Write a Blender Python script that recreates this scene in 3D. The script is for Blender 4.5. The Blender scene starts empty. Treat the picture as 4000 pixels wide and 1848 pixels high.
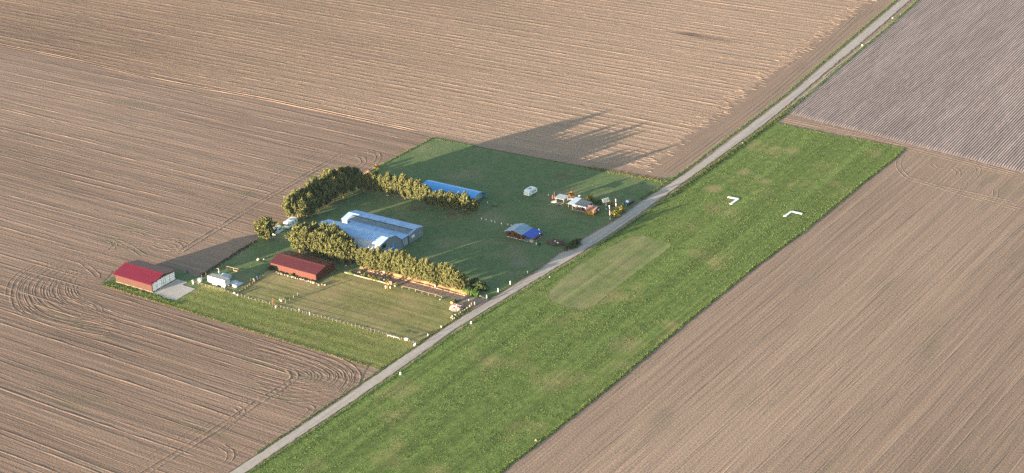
import bpy, math, random
import numpy as np
from mathutils import Vector, Matrix
random.seed(7)
rng = np.random.default_rng(7)
SC = bpy.context.scene
COL = SC.collection
RAD = math.radians

# ------------------------------------------------------------------ camera geometry
CAMH = 240.0
F_, PITCH, ROLL, AZ = 7200.0, RAD(24.8975), RAD(-3.9309), RAD(36.4325)
CAM = Vector((288.0, -400.0, CAMH))
FWD = Vector((-math.sin(AZ), math.cos(AZ), 0))
RGT = Vector((math.cos(AZ), math.sin(AZ), 0))
F3 = FWD * math.cos(PITCH) - Vector((0, 0, math.sin(PITCH)))
U3 = FWD * math.sin(PITCH) + Vector((0, 0, math.cos(PITCH)))
EX = RGT * math.cos(ROLL) + U3 * math.sin(ROLL)
EY = -RGT * math.sin(ROLL) + U3 * math.cos(ROLL)

def P(px, py, z=0.0):
    """surveyed ground position (metres) of a feature seen in the photograph, at height z"""
    d = EX * ((px - 2000) / F_) - EY * ((py - 924) / F_) + F3
    t = (z - CAMH) / d.z
    q = CAM + d * t
    return (q.x, q.y)

def PV(px, py, z=0.0):
    q = P(px, py, z)
    return Vector((q[0], q[1], z))

cam = bpy.data.cameras.new('camera')
cam.lens = F_ / 4000 * 36
cam.sensor_width = 36
cam.clip_end = 6000
cam.clip_start = 1
co = bpy.data.objects.new('camera', cam)
COL.objects.link(co)
co.matrix_world = Matrix((
    (EX.x, EY.x, -F3.x, CAM.x), (EX.y, EY.y, -F3.y, CAM.y), (EX.z, EY.z, -F3.z, CAM.z), (0, 0, 0, 1)))
SC.camera = co

# ------------------------------------------------------------------ light
SUN_EL, SHADOW_AZ = RAD(5.3), RAD(21)
to_sun = Vector((-math.sin(SHADOW_AZ) * math.cos(SUN_EL), -math.cos(SHADOW_AZ) * math.cos(SUN_EL), math.sin(SUN_EL)))
sl = bpy.data.lights.new('sun', 'SUN')
sl.energy = 5.0
sl.angle = RAD(0.5)
sl.color = (1.0, 0.83, 0.64)
so = bpy.data.objects.new('sun', sl)
COL.objects.link(so)
so.rotation_euler = to_sun.to_track_quat('Z', 'Y').to_euler()
so.location = (0, 0, 100)
wd = bpy.data.worlds.new('World')
SC.world = wd
wd.use_nodes = True
nt = wd.node_tree
bg = nt.nodes['Background']
sky = nt.nodes.new('ShaderNodeTexSky')
sky.sky_type = 'NISHITA'
sky.sun_disc = False
sky.sun_elevation = SUN_EL
sky.sun_rotation = math.atan2(to_sun.x, to_sun.y)
nt.links.new(sky.outputs[0], bg.inputs[0])
bg.inputs[1].default_value = 0.10
SC.view_settings.view_transform = 'Standard'
SC.view_settings.look = 'None'
SC.view_settings.exposure = 2.35
SC.view_settings.gamma = 1
SC.cycles.use_denoising = False
SC.cycles.use_adaptive_sampling = False

# ------------------------------------------------------------------ materials
class NT:
    def __init__(s, name):
        m = bpy.data.materials.new(name)
        m.use_nodes = True
        s.m = m
        s.t = m.node_tree
        s.b = s.t.nodes['Principled BSDF']
        g = s.t.nodes.new('ShaderNodeNewGeometry')
        s.pos = g.outputs['Position']
        s.isl = g.outputs['Random Per Island']
    def n(s, k): return s.t.nodes.new(k)
    def l(s, a, b): s.t.links.new(a, b)
    def rot(s, ang):
        v = s.n('ShaderNodeVectorRotate'); v.rotation_type = 'Z_AXIS'
        s.l(s.pos, v.inputs['Vector']); v.inputs['Angle'].default_value = ang
        return v.outputs[0]
    def noise(s, sc, detail=3, rough=.6, vec=None, dist=0):
        """sc: number or 3-vector of frequencies in 1/m"""
        if isinstance(sc, (int, float)): sc = (sc, sc, sc)
        v = s.n('ShaderNodeVectorMath'); v.operation = 'MULTIPLY'
        s.l(vec or s.pos, v.inputs[0]); v.inputs[1].default_value = sc
        t = s.n('ShaderNodeTexNoise'); t.inputs['Scale'].default_value = 1
        t.inputs['Detail'].default_value = detail; t.inputs['Roughness'].default_value = rough
        t.inputs['Distortion'].default_value = dist
        s.l(v.outputs[0], t.inputs['Vector'])
        return t.outputs['Fac']
    def ramp(s, fac, stops):
        r = s.n('ShaderNodeValToRGB')
        while len(r.color_ramp.elements) < len(stops): r.color_ramp.elements.new(.5)
        for e, (p, c) in zip(r.color_ramp.elements, stops):
            e.position = p
            e.color = (*c, 1) if len(c) == 3 else c
        s.l(fac, r.inputs[0])
        return r.outputs[0]
    def g(s, fac, a, b):
        m = s.n('ShaderNodeMapRange'); m.inputs['From Min'].default_value = a; m.inputs['From Max'].default_value = b
        s.l(fac, m.inputs['Value'])
        return m.outputs[0]
    def mix(s, fac, a, b, mode='MIX'):
        m = s.n('ShaderNodeMix'); m.data_type = 'RGBA'; m.blend_type = mode
        for v, i in ((fac, 0), (a, 6), (b, 7)):
            if isinstance(v, (int, float)): m.inputs[i].default_value = v
            elif isinstance(v, tuple): m.inputs[i].default_value = (*v, 1)
            else: s.l(v, m.inputs[i])
        return m.outputs[2]
    def math(s, op, a, b):
        m = s.n('ShaderNodeMath'); m.operation = op
        for i, v in enumerate((a, b)):
            if isinstance(v, (int, float)): m.inputs[i].default_value = v
            else: s.l(v, m.inputs[i])
        return m.outputs[0]
    def bump(s, h, dist, strength=1.0, prev=None):
        b = s.n('ShaderNodeBump'); b.inputs['Distance'].default_value = dist
        b.inputs['Strength'].default_value = strength
        s.l(h, b.inputs['Height'])
        if prev: s.l(prev, b.inputs['Normal'])
        return b.outputs[0]
    def fin(s, col, rough=.9, normal=None, metal=0.0, spec=.3):
        if isinstance(col, tuple): s.b.inputs['Base Color'].default_value = (*col, 1)
        else: s.l(col, s.b.inputs['Base Color'])
        s.b.inputs['Roughness'].default_value = rough
        s.b.inputs['Metallic'].default_value = metal
        s.b.inputs['Specular IOR Level'].default_value = spec
        if normal: s.l(normal, s.b.inputs['Normal'])
        return s.m

def mul(c, k): return tuple(min(1, x * k) for x in c)

def plain(name, c, rough=.6, var=.18, sc=1.3, metal=0.0, bump=0.0, spec=.4, seams=None):
    s = NT(name)
    f = s.noise(sc, 5, .65)
    col = s.ramp(f, [(.3, mul(c, 1 - var)), (.7, mul(c, 1 + var))])
    nrm = None
    if seams:                                       # (axis, pitch): pressed ribs / board joints
        ax, pitch = seams
        sep = s.n('ShaderNodeSeparateXYZ'); s.l(s.pos, sep.inputs[0])
        w = s.math('PINGPONG', sep.outputs[ax], pitch / 2)
        w = s.g(w, 0, pitch / 2)
        line = s.g(w, 0.0, .22)
        col = s.mix(line, mul(c, .72), col)
        nrm = s.bump(line, .02)
    if bump: nrm = s.bump(f, bump, 1, nrm)
    return s.fin(col, rough, nrm, metal, spec)

def soil(name, c1, c2, row='x', along=.010, across=.34, str_b=.14, clod=1.6, clod_b=.05, tint=(.34, .22, .15), green=0.0, fleck=0.0, east=None, spots=()):
    s = NT(name)
    k = lambda a, c: (a, c, 1) if row == 'x' else (c, a, 1)
    st = s.g(s.noise(k(along, across), 5, .68), .30, .70)
    st2 = s.g(s.noise(k(along * 2.5, across * 3.4), 3, .65), .30, .70)
    bigf = s.noise(k(.0035, .016), 5, .62)
    cl = s.g(s.noise(clod, 4, .75), .28, .72)
    col = s.ramp(bigf, [(.32, c1), (.68, c2)])
    if east:                                          # paler ground towards the road
        sep = s.n('ShaderNodeSeparateXYZ'); s.l(s.pos, sep.inputs[0])
        f = s.math('ADD', s.g(sep.outputs[0], -300, -40), s.math('MULTIPLY', bigf, .5))
        col = s.mix(s.g(f, .35, 1.15), col, east)
    col = s.mix(s.g(st, .35, 1.0), col, s.mix(.6, col, tint))
    col = s.mix(st2, mul3(s, col, .80), mul3(s, col, 1.10))
    col = s.mix(cl, mul3(s, col, .80), mul3(s, col, 1.12))
    if green:
        gf = s.math('MULTIPLY', s.g(s.noise(k(.02, .07), 4, .7), .56, .72), green)
        col = s.mix(gf, col, (.13, .135, .075))
    if fleck:
        fl = s.noise(k(.55, 1.3), 4, .8)
        col = s.mix(s.math('MULTIPLY', s.g(fl, .50, .66), fleck), col, (.47, .31, .175))
        col = s.mix(s.math('MULTIPLY', s.g(fl, .47, .35), fleck), col, mul(c1, .6))
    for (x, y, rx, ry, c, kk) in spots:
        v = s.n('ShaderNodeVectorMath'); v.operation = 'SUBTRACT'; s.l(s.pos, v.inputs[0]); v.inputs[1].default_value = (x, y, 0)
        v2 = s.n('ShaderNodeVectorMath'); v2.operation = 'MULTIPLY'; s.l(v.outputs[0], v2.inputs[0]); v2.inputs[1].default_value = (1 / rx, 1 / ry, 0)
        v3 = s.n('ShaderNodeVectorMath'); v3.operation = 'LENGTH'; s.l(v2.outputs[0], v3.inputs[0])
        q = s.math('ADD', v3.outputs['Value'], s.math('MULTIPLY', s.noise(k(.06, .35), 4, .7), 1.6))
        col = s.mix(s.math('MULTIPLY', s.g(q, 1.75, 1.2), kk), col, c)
    n = s.bump(st, str_b)
    n = s.bump(st2, str_b * .33, 1, n)
    n = s.bump(cl, clod_b, 1, n)
    return s.fin(col, .95, n, 0, .15)

def grass(name, a, b, dry, dry_lo=.55, dry_hi=.75, dsc=.045, stripe=None, bare=None):
    s = NT(name)
    f1 = s.g(s.noise(.42, 5, .72), .18, .82)
    f2 = s.noise(dsc, 5, .62)
    f3 = s.noise(2.6, 3, .7)
    col = s.ramp(f1, [(.3, a), (.72, b)])
    col = s.mix(s.g(f2, dry_lo, dry_hi), col, dry)
    if stripe:
        st = s.noise(stripe, 3, .6)
        st3 = s.noise((stripe[0] * 4, stripe[1] * 2, 1) if stripe[0] > stripe[1] else (stripe[0] * 2, stripe[1] * 4, 1), 3, .6)
        col = s.mix(s.g(st, .36, .64), mul3(s, col, .74), mul3(s, col, 1.10))
        col = s.mix(s.g(st3, .38, .62), mul3(s, col, .88), mul3(s, col, 1.06))
    if bare:
        for (x, y, r, c, k) in bare:
            d = s.n('ShaderNodeVectorMath'); d.operation = 'DISTANCE'
            s.l(s.pos, d.inputs[0]); d.inputs[1].default_value = (x, y, 0)
            q = s.math('ADD', s.math('MULTIPLY', d.outputs['Value'], 1.0 / r), s.math('MULTIPLY', f2, 1.6))
            q = s.math('ADD', q, s.math('MULTIPLY', f1, .7))
            col = s.mix(s.math('MULTIPLY', s.g(q, 1.9, 1.3), k), col, c)
    col = s.mix(s.g(f3, .3, .7), mul3(s, col, .75), col)
    n = s.bump(f3, .04)
    return s.fin(col, .95, n, 0, .1)

def mul3(s, col, k): return s.mix(1, col, (k, k, k), 'MULTIPLY')

def blades(name, a, b, c):
    s = NT(name)
    f = s.noise(.12, 4, .65)
    col = s.ramp(s.isl, [(.0, a), (.5, b), (1, c)])
    col = s.mix(s.g(f, .4, .75), col, mul3(s, col, .78))
    return s.fin(col, .8, None, 0, .15)

M = {}
M['soil_left'] = soil('soil_left', (.220, .147, .108), (.345, .234, .174), 'x', .008, .30, .15, 1.5, .055, tint=(.36, .25, .18), green=.5)
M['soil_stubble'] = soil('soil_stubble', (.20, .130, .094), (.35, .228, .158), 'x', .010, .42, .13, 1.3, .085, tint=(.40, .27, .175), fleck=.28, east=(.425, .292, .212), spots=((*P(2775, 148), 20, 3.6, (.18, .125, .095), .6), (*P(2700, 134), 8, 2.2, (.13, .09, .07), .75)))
M['soil_ridge'] = soil('soil_ridge', (.315, .230, .200), (.44, .325, .28), 'y', .02, .2, .02, 1.6, .04, tint=(.50, .38, .33))
M['soil_right'] = soil('soil_right', (.257, .178, .132), (.396, .278, .207), 'y', .008, .42, .13, 1.6, .05, tint=(.44, .31, .22), green=.4)
M['soil_smooth'] = soil('soil_smooth', (.30, .205, .15), (.38, .268, .198), 'y', .02, .5, .04, 2.0, .04)
M['soil_ground'] = soil('soil_ground', (.28, .20, .155), (.345, .25, .19), 'x', .010, .35, .12, 1.5, .05)
M['grass_strip'] = grass('grass_strip', (.12, .182, .044), (.225, .285, .075), (.36, .30, .13), .54, .72, .05, (.26, .006, 1), bare=[(*P(a, b), rr, (.40, .30, .16), kk) for a, b, rr, kk in ((3030, 580, 4, .8), (3085, 590, 5, .6), (2990, 708, 4, .8), (2905, 675, 4, .7), (2795, 738, 4.5, .75), (3090, 722, 3, .6), (2960, 690, 3, .5), (2450, 1350, 9, .4), (2150, 1500, 8, .35))])
M['grass_lawn'] = grass('grass_lawn', (.12, .175, .078), (.175, .23, .095), (.27, .24, .14), .50, .72, .07,
                        bare=[(P(2030, 1025)[0], P(2030, 1025)[1], 5.5, (.26, .225, .18), .85), (P(2110, 1030)[0], P(2110, 1030)[1], 3, (.22, .19, .14), .7),
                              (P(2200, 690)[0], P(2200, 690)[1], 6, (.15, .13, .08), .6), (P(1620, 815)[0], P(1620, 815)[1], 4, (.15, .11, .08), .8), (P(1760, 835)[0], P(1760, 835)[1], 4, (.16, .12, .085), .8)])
M['grass_paddock'] = grass('grass_paddock', (.24, .24, .085), (.35, .31, .12), (.43, .335, .165), .42, .66, .06, (.02, .5, 1))
M['grass_meadow'] = grass('grass_meadow', (.19, .23, .062), (.28, .295, .088), (.35, .31, .125), .48, .7, .06, (.02, .45, 1))
M['grass_mown'] = grass('grass_mown', (.19, .235, .078), (.265, .295, .112), (.33, .305, .15), .42, .68, .10, (.30, .012, 1))
M['grass_verge'] = grass('grass_verge', (.09, .125, .03), (.15, .16, .05), (.22, .18, .08), .5, .7, .2)
M['blade_green'] = blades('blade_green', (.105, .160, .042), (.155, .205, .056), (.225, .245, .085))
M['blade_dark'] = blades('blade_dark', (.06, .095, .025), (.09, .125, .035), (.16, .15, .06))
M['blade_lush'] = blades('blade_lush', (.065, .130, .028), (.11, .175, .042), (.19, .22, .07))
M['blade_yellow'] = blades('blade_yellow', (.14, .16, .036), (.21, .20, .055), (.30, .25, .095))
M['needles'] = blades('needles', (.14, .158, .053), (.22, .225, .078), (.33, .305, .125))
M['leaves_dark'] = blades('leaves_dark', (.035, .060, .018), (.055, .080, .025), (.08, .10, .035))
M['leaves_yellow'] = blades('leaves_yellow', (.13, .12, .02), (.20, .17, .03), (.26, .22, .05))
M['leaves_orange'] = blades('leaves_orange', (.22, .10, .03), (.30, .15, .05), (.35, .2, .08))
M['leaves_bright'] = blades('leaves_bright', (.06, .12, .02), (.09, .17, .03), (.13, .20, .05))
M['twigs'] = blades('twigs', (.13, .085, .06), (.18, .125, .09), (.26, .19, .14))
M['bark'] = plain('bark', (.24, .11, .052), .9, .35, 3, bump=.02)
M['bark_dark'] = plain('bark_dark', (.11, .075, .055), .9, .3, 3)
M['wood'] = plain('wood', (.14, .052, .032), .8, .3, 2.2, seams=(2, .3))
M['wood_pale'] = plain('wood_pale', (.30, .21, .13), .8, .25, 3)
M['wood_white'] = plain('wood_white', (.27, .23, .16), .8, .2, 2)
M['wood_grey'] = plain('wood_grey', (.22, .19, .16), .85, .25, 2.5)
M['log'] = plain('log', (.22, .135, .10), .85, .3, 2.5)
M['red_wall'] = plain('red_wall', (.062, .020, .0085), .7, .12, .8, seams=(0, 1.0))
M['red_roof'] = plain('red_roof', (.125, .005, .019), .45, .08, .5, seams=(0, .9))
M['brown_wall'] = plain('brown_wall', (.092, .024, .013), .75, .1, .8, seams=(0, 1.1))
M['maroon_roof'] = plain('maroon_roof', (.085, .015, .018), .5, .10, .6, seams=(0, .9))
M['dark_trim'] = plain('dark_trim', (.05, .02, .02), .6)
M['door_white'] = plain('door_white', (.88, .89, .90), .6, .06, .8)
M['white_paint'] = plain('white_paint', (.86, .88, .90), .5, .06, 1)
M['white_dirty'] = plain('white_dirty', (.50, .49, .47), .7, .2, 1.6)
M['roof_grey'] = plain('roof_grey', (.40, .37, .36), .75, .22, 1.2, seams=(0, 1.2))
M['pale_roof'] = plain('pale_roof', (.34, .52, .84), .55, .28, .7, seams=(0, 1.2))
M['pale_wall'] = plain('pale_wall', (.20, .235, .29), .7, .12, .6, seams=(1, 1.0))
M['panel_dark'] = plain('panel_dark', (.185, .225, .245), .5, .34, .6, seams=(0, .9))
M['tarp_white'] = plain('tarp_white', (.58, .58, .60), .55, .12, 2.0, bump=.06)
M['door_blue'] = None
M['tarp_blue'] = plain('tarp_blue', (.13, .46, .97), .45, .10, .8)
M['tarp_royal'] = plain('tarp_royal', (.018, .075, .50), .5, .08, 1.0)
M['cabin_roof'] = plain('cabin_roof', (.37, .46, .55), .55, .12, .8, seams=(1, .8))
M['cabin_roof_clear'] = plain('cabin_roof_clear', (.22, .34, .46), .4, .3, .7, seams=(1, .8))
M['concrete'] = plain('concrete', (.43, .40, .37), .9, .09, .6)
M['glass'] = plain('glass', (.02, .025, .03), .15, .1, 1, spec=.6)
M['glass_blue'] = plain('glass_blue', (.10, .17, .22), .12, .1, 1, spec=.7)
M['black'] = plain('black', (.02, .02, .022), .6)
M['tyre'] = plain('tyre', (.025, .025, .025), .9)
M['metal'] = plain('metal', (.42, .42, .42), .45, .1, 2, metal=.6)
M['car_blue'] = plain('car_blue', (.012, .022, .045), .25, .1, 1, spec=.6)
M['stone'] = plain('stone', (.24, .19, .14), .9, .3, 3, bump=.05)
M['stone_pale'] = plain('stone_pale', (.40, .35, .28), .9, .15, 3)
M['bank'] = plain('bank', (.27, .185, .08), .95, .25, 1.2, bump=.12)
M['bed'] = plain('bed', (.20, .14, .115), .95, .35, 1.0, bump=.1)
M['orange'] = plain('orange', (.45, .17, .06), .7, .2, 2)
M['red'] = plain('red', (.45, .06, .04), .6, .1, 2)
M['magenta'] = plain('magenta', (.40, .03, .08), .6, .1, 2)
M['pink_white'] = plain('pink_white', (.58, .42, .38), .6, .15, 2)
M['blue_plastic'] = plain('blue_plastic', (.03, .06, .22), .5, .1, 2)
M['blue_sheet'] = plain('blue_sheet', (.42, .50, .58), .5, .14, .9)
M['yellow_wall'] = plain('yellow_wall', (.40, .20, .035), .8, .15, 1.5, seams=(0, .35))
M['rust_roof'] = plain('rust_roof', (.26, .145, .125), .8, .25, 1.2)
M['slate'] = plain('slate', (.085, .10, .13), .4, .15, 1.2, seams=(0, 1.0))
M['grey_sheet'] = plain('grey_sheet', (.34, .38, .43), .6, .15, 1)
M['pale_green'] = plain('pale_green', (.40, .46, .38), .7, .1, 2)
M['cream'] = plain('cream', (.56, .46, .33), .8, .12, 3)
M['earth_heap'] = plain('earth_heap', (.40, .19, .11), .95, .25, 2.5, bump=.1)

def door_mat():
    s = NT('door_blue')
    v = s.n('ShaderNodeTexVoronoi'); v.inputs['Scale'].default_value = .95
    s.l(s.pos, v.inputs['Vector'])
    col = s.mix(s.g(v.outputs['Distance'], .42, .34), (.06, .22, .52), (.33, .50, .68))  # pale spots are dapples of sunlight put into the door colour
    return s.fin(col, .6)
M['door_blue'] = door_mat()

def road_mat():
    s = NT('road')
    f = s.noise(.6, 5, .7); f2 = s.noise((.9, .02, 1), 4, .65); f3 = s.noise(.09, 4, .6); f4 = s.noise(1.6, 4, .7)
    col = s.ramp(f, [(.3, (.38, .335, .295)), (.7, (.50, .445, .395))])
    col = s.mix(s.g(f2, .5, .68), col, (.27, .24, .22))
    col = s.mix(s.g(f3, .52, .68), col, (.42, .35, .28))
    col = s.mix(s.g(f4, .62, .72), col, (.20, .185, .17))
    return s.fin(col, .9, s.bump(f, .02), 0, .2)
M['road'] = road_mat()

# ------------------------------------------------------------------ mesh builder
class MB:
    def __init__(s): s.v = []; s.f = []
    def add(s, vs, fs):
        o = len(s.v); s.v += [tuple(v) for v in vs]; s.f += [tuple(i + o for i in f) for f in fs]
    def box(s, x0, x1, y0, y1, z0, z1):
        s.add([(x, y, z) for z in (z0, z1) for x, y in ((x0, y0), (x1, y0), (x1, y1), (x0, y1))],
              [(3, 2, 1, 0), (4, 5, 6, 7), (0, 1, 5, 4), (1, 2, 6, 5), (2, 3, 7, 6), (3, 0, 4, 7)])
    def loft(s, a, b, cap=True):
        n = len(a); s.add(list(a) + list(b), [(i, (i + 1) % n, n + (i + 1) % n, n + i) for i in range(n)] +
                          ([tuple(range(n))[::-1], tuple(range(n, 2 * n))] if cap else []))
    def prism(s, prof, u0, u1, ax='x', prof2=None):
        """profile (v,z) extruded along x (v=y) or along y (v=x)"""
        k = (lambda u, v, z: (u, v, z)) if ax == 'x' else (lambda u, v, z: (v, u, z))
        s.loft([k(u0, v, z) for v, z in prof], [k(u1, v, z) for v, z in (prof2 or prof)])
    def shell(s, prof, u0, u1, t=.08, ax='x'):
        """sheet of thickness t following an open profile"""
        pr = [Vector(p) for p in prof]; up = []
        for i, p in enumerate(pr):
            d = (pr[min(i + 1, len(pr) - 1)] - pr[max(i - 1, 0)]).normalized()
            up.append(p + Vector((-d.y, d.x)) * t * (1 if d.x >= 0 else -1))
        s.prism([tuple(p) for p in pr] + [tuple(p) for p in reversed(up)], u0, u1, ax)
    def tube(s, pts, r, n=6, r2=None):
        pts = [Vector(p) for p in pts]; rings = []
        for i, p in enumerate(pts):
            d = (pts[min(i + 1, len(pts) - 1)] - pts[max(i - 1, 0)]).normalized()
            a = d.orthogonal().normalized(); b = d.cross(a)
            rr = r if r2 is None else r + (r2 - r) * i / (len(pts) - 1)
            rings.append([p + (a * math.cos(k * 2 * math.pi / n) + b * math.sin(k * 2 * math.pi / n)) * rr for k in range(n)])
        for i in range(len(rings) - 1):
            s.loft(rings[i], rings[i + 1], False)
        s.add(rings[0], [tuple(range(n))[::-1]]); s.add(rings[-1], [tuple(range(n))])
    def cyl(s, x, y, z0, z1, r, n=8, r2=None):
        s.loft([(x + r * math.cos(k * 2 * math.pi / n), y + r * math.sin(k * 2 * math.pi / n), z0) for k in range(n)],
               [(x + (r2 if r2 is not None else r) * math.cos(k * 2 * math.pi / n), y + (r2 if r2 is not None else r) * math.sin(k * 2 * math.pi / n), z1) for k in range(n)])
    def lathe(s, x, y, prof, n=8):
        for (r0, z0), (r1, z1) in zip(prof, prof[1:]):
            s.loft([(x + r0 * math.cos(k * 2 * math.pi / n), y + r0 * math.sin(k * 2 * math.pi / n), z0) for k in range(n)],
                   [(x + r1 * math.cos(k * 2 * math.pi / n), y + r1 * math.sin(k * 2 * math.pi / n), z1) for k in range(n)], False)
        for (r, z) in (prof[0], prof[-1]):
            if r > .001: s.add([(x + r * math.cos(k * 2 * math.pi / n), y + r * math.sin(k * 2 * math.pi / n), z) for k in range(n)], [tuple(range(n))])
    def wheel(s, x, y, z, r, w, n=12):
        s.loft([(x - w / 2, y + r * math.cos(k * 2 * math.pi / n), z + r * math.sin(k * 2 * math.pi / n)) for k in range(n)],
               [(x + w / 2, y + r * math.cos(k * 2 * math.pi / n), z + r * math.sin(k * 2 * math.pi / n)) for k in range(n)])
    def blob(s, c, r, jit=.2, nu=9, nv=6, seed=None):
        R = random.Random(seed); vs = []; fs = []
        if isinstance(r, (int, float)): r = (r, r, r)
        for j in range(nv + 1):
            t = math.pi * j / nv
            for i in range(nu):
                a = 2 * math.pi * i / nu; k = 1 + R.uniform(-jit, jit)
                vs.append((c[0] + r[0] * k * math.sin(t) * math.cos(a), c[1] + r[1] * k * math.sin(t) * math.sin(a), c[2] + r[2] * k * math.cos(t)))
        for j in range(nv):
            for i in range(nu):
                fs.append((j * nu + i, (j + 1) * nu + i, (j + 1) * nu + (i + 1) % nu, j * nu + (i + 1) % nu))
        s.add(vs, fs)
    def quad(s, a, b, c, d): s.add([a, b, c, d], [(0, 1, 2, 3)])
    def build(s, name, m, parent=None, smooth=False):
        me = bpy.data.meshes.new(name)
        me.from_pydata(s.v, [], s.f); me.update()
        if isinstance(m, str): m = M[m]
        me.materials.append(m)
        if smooth: me.polygons.foreach_set('use_smooth', [True] * len(me.polygons))
        o = bpy.data.objects.new(name, me); COL.objects.link(o)
        if parent: o.parent = parent
        return o

def fastmesh(name, V, nper, m, parent=None):
    """V: (N*nper,3) array of separate triangles/quads"""
    n = len(V) // nper
    me = bpy.data.meshes.new(name)
    me.vertices.add(len(V)); me.vertices.foreach_set('co', np.asarray(V, np.float32).ravel())
    me.loops.add(len(V)); me.loops.foreach_set('vertex_index', np.arange(len(V), dtype=np.int32))
    me.polygons.add(n); me.polygons.foreach_set('loop_start', np.arange(0, len(V), nper, dtype=np.int32))
    me.polygons.foreach_set('loop_total', np.full(n, nper, np.int32))
    me.update(calc_edges=True)
    me.materials.append(M[m] if isinstance(m, str) else m)
    o = bpy.data.objects.new(name, me); COL.objects.link(o)
    if parent: o.parent = parent
    return o

def tag(o, label, cat, group=None, kind=None):
    o['label'] = label; o['category'] = cat
    if group: o['group'] = group
    if kind: o['kind'] = kind
    return o

def thing(name, label, cat, loc, rz=0.0, group=None):
    o = bpy.data.objects.new(name, None); COL.objects.link(o)
    o.empty_display_size = .5
    o.location = (loc[0], loc[1], loc[2] if len(loc) > 2 else 0.0); o.rotation_euler = (0, 0, rz)
    return tag(o, label, cat, group)

def copy_tree(root, loc, rz=None, sc=None, label=None):
    r = root.copy(); COL.objects.link(r); r.location = loc
    if rz is not None: r.rotation_euler = (0, 0, rz)
    if sc is not None: r.scale = sc
    if label: r['label'] = label
    for c in root.children:
        d = c.copy(); COL.objects.link(d); d.parent = r
        for e in c.children:
            f = e.copy(); COL.objects.link(f); f.parent = d
    return r

ORD = ['first', 'second', 'third', 'fourth', 'fifth', 'sixth', 'seventh', 'eighth', 'ninth', 'tenth', 'eleventh', 'twelfth', 'thirteenth',
       'fourteenth', 'fifteenth', 'sixteenth', 'seventeenth', 'eighteenth', 'nineteenth', 'twentieth', 'twenty-first', 'twenty-second']

# ------------------------------------------------------------------ ground sheets
def noisy(pts, amp, step=2.0, seed=1, closed=True):
    R = random.Random(seed); out = []
    n = len(pts)
    for i in range(n if closed else n - 1):
        a = Vector(pts[i][:2]); b = Vector(pts[(i + 1) % n][:2]); L = (b - a).length
        k = max(1, int(L / step)); nrm = Vector((-(b - a).y, (b - a).x)).normalized() if L > 0 else Vector((0, 0))
        for j in range(k):
            out.append(a.lerp(b, j / k) + nrm * (R.uniform(-amp, amp) if j else 0))
    if not closed: out.append(Vector(pts[-1][:2]))
    return [(v.x, v.y) for v in out]

def sheet_mb(pts, z):
    mb = MB(); mb.add([(x, y, z) for x, y in pts], [tuple(range(len(pts)))])
    return mb

def sheet(name, pts, z, m, label, cat, amp=.25, step=2.0, seed=1):
    o = sheet_mb(noisy(pts, amp, step, seed), z).build(name, m)
    return tag(o, label, cat, kind='structure')

def clip_row(poly, c, axis):
    """intervals of the line axis=c inside polygon; axis 'y' -> x-intervals"""
    xs = []
    for i in range(len(poly)):
        a, b = poly[i], poly[(i + 1) % len(poly)]
        if axis == 'x': a, b = (a[1], a[0]), (b[1], b[0])
        if (a[1] - c) * (b[1] - c) < 0:
            xs.append(a[0] + (b[0] - a[0]) * (c - a[1]) / (b[1] - a[1]))
    xs.sort()
    return list(zip(xs[::2], xs[1::2]))

def ridge(mb, pts, w, h, z, jit=0.0, rs=random):
    """low soil ridge with a triangular section along a ground path"""
    n = len(pts)
    if n < 2: return
    vs = []
    for i, p in enumerate(pts):
        a = Vector(pts[max(i - 1, 0)]); b = Vector(pts[min(i + 1, n - 1)])
        d = (b - a)
        if d.length == 0: d = Vector((1, 0))
        d.normalize(); nr = Vector((-d.y, d.x)); q = Vector(p)
        hh = h * (1 + rs.uniform(-jit, jit)) if 0 < i < n - 1 else 0.0
        l, r = q - nr * w / 2, q + nr * w / 2
        vs += [(l.x, l.y, z), (q.x, q.y, z + max(hh, .004)), (r.x, r.y, z)]
    fs = []
    for i in range(n - 1):
        o = 3 * i
        fs += [(o, o + 3, o + 4, o + 1), (o + 1, o + 4, o + 5, o + 2)]
    mb.add(vs, fs)

def smooth_path(pts, n=6):
    out = []
    m = len(pts)
    for i in range(m - 1):
        p0, p1, p2, p3 = [Vector(pts[max(0, min(m - 1, i + k))]) for k in (-1, 0, 1, 2)]
        for j in range(n):
            t = j / n
            q = .5 * ((2 * p1) + (p2 - p0) * t + (2 * p0 - 5 * p1 + 4 * p2 - p3) * t * t + (3 * p1 - p0 - 3 * p2 + p3) * t ** 3)
            out.append((q.x, q.y))
    out.append(tuple(pts[-1]))
    return out

def offset_path(pts, d):
    out = []
    for i, p in enumerate(pts):
        a = Vector(pts[max(i - 1, 0)]); b = Vector(pts[min(i + 1, len(pts) - 1)]); v = (b - a)
        v = v.normalized() if v.length else Vector((1, 0))
        out.append((p[0] - v.y * d, p[1] + v.x * d))
    return out

def wheel_tracks(mb, px_path, z, gap=1.6, w=.55, h=.05, n=5, both=True, raw=False):
    base = smooth_path([P(*q) for q in px_path], n) if not raw else px_path
    for d in ((-gap / 2, gap / 2) if both else (0,)):
        pp = offset_path(base, d)
        ridge(mb, pp, w, h, z, .5)

# haze: the evening air
mb = MB(); mb.box(-2600, 2600, -2600, 2600, -1.6, 256)
hz = mb.build('haze', plain('haze', (1, 1, 1)))
hm = hz.data.materials[0]; hm.node_tree.nodes.clear()
ho = hm.node_tree.nodes.new('ShaderNodeOutputMaterial'); hv = hm.node_tree.nodes.new('ShaderNodeVolumePrincipled')
hv.inputs['Color'].default_value = (.50, .72, 1, 1); hv.inputs['Density'].default_value = .000026; hv.inputs['Anisotropy'].default_value = .2
hm.node_tree.links.new(hv.outputs[0], ho.inputs['Volume'])
tag(hz, 'thin bluish evening haze over the whole farmland', 'haze', kind='stuff')

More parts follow.
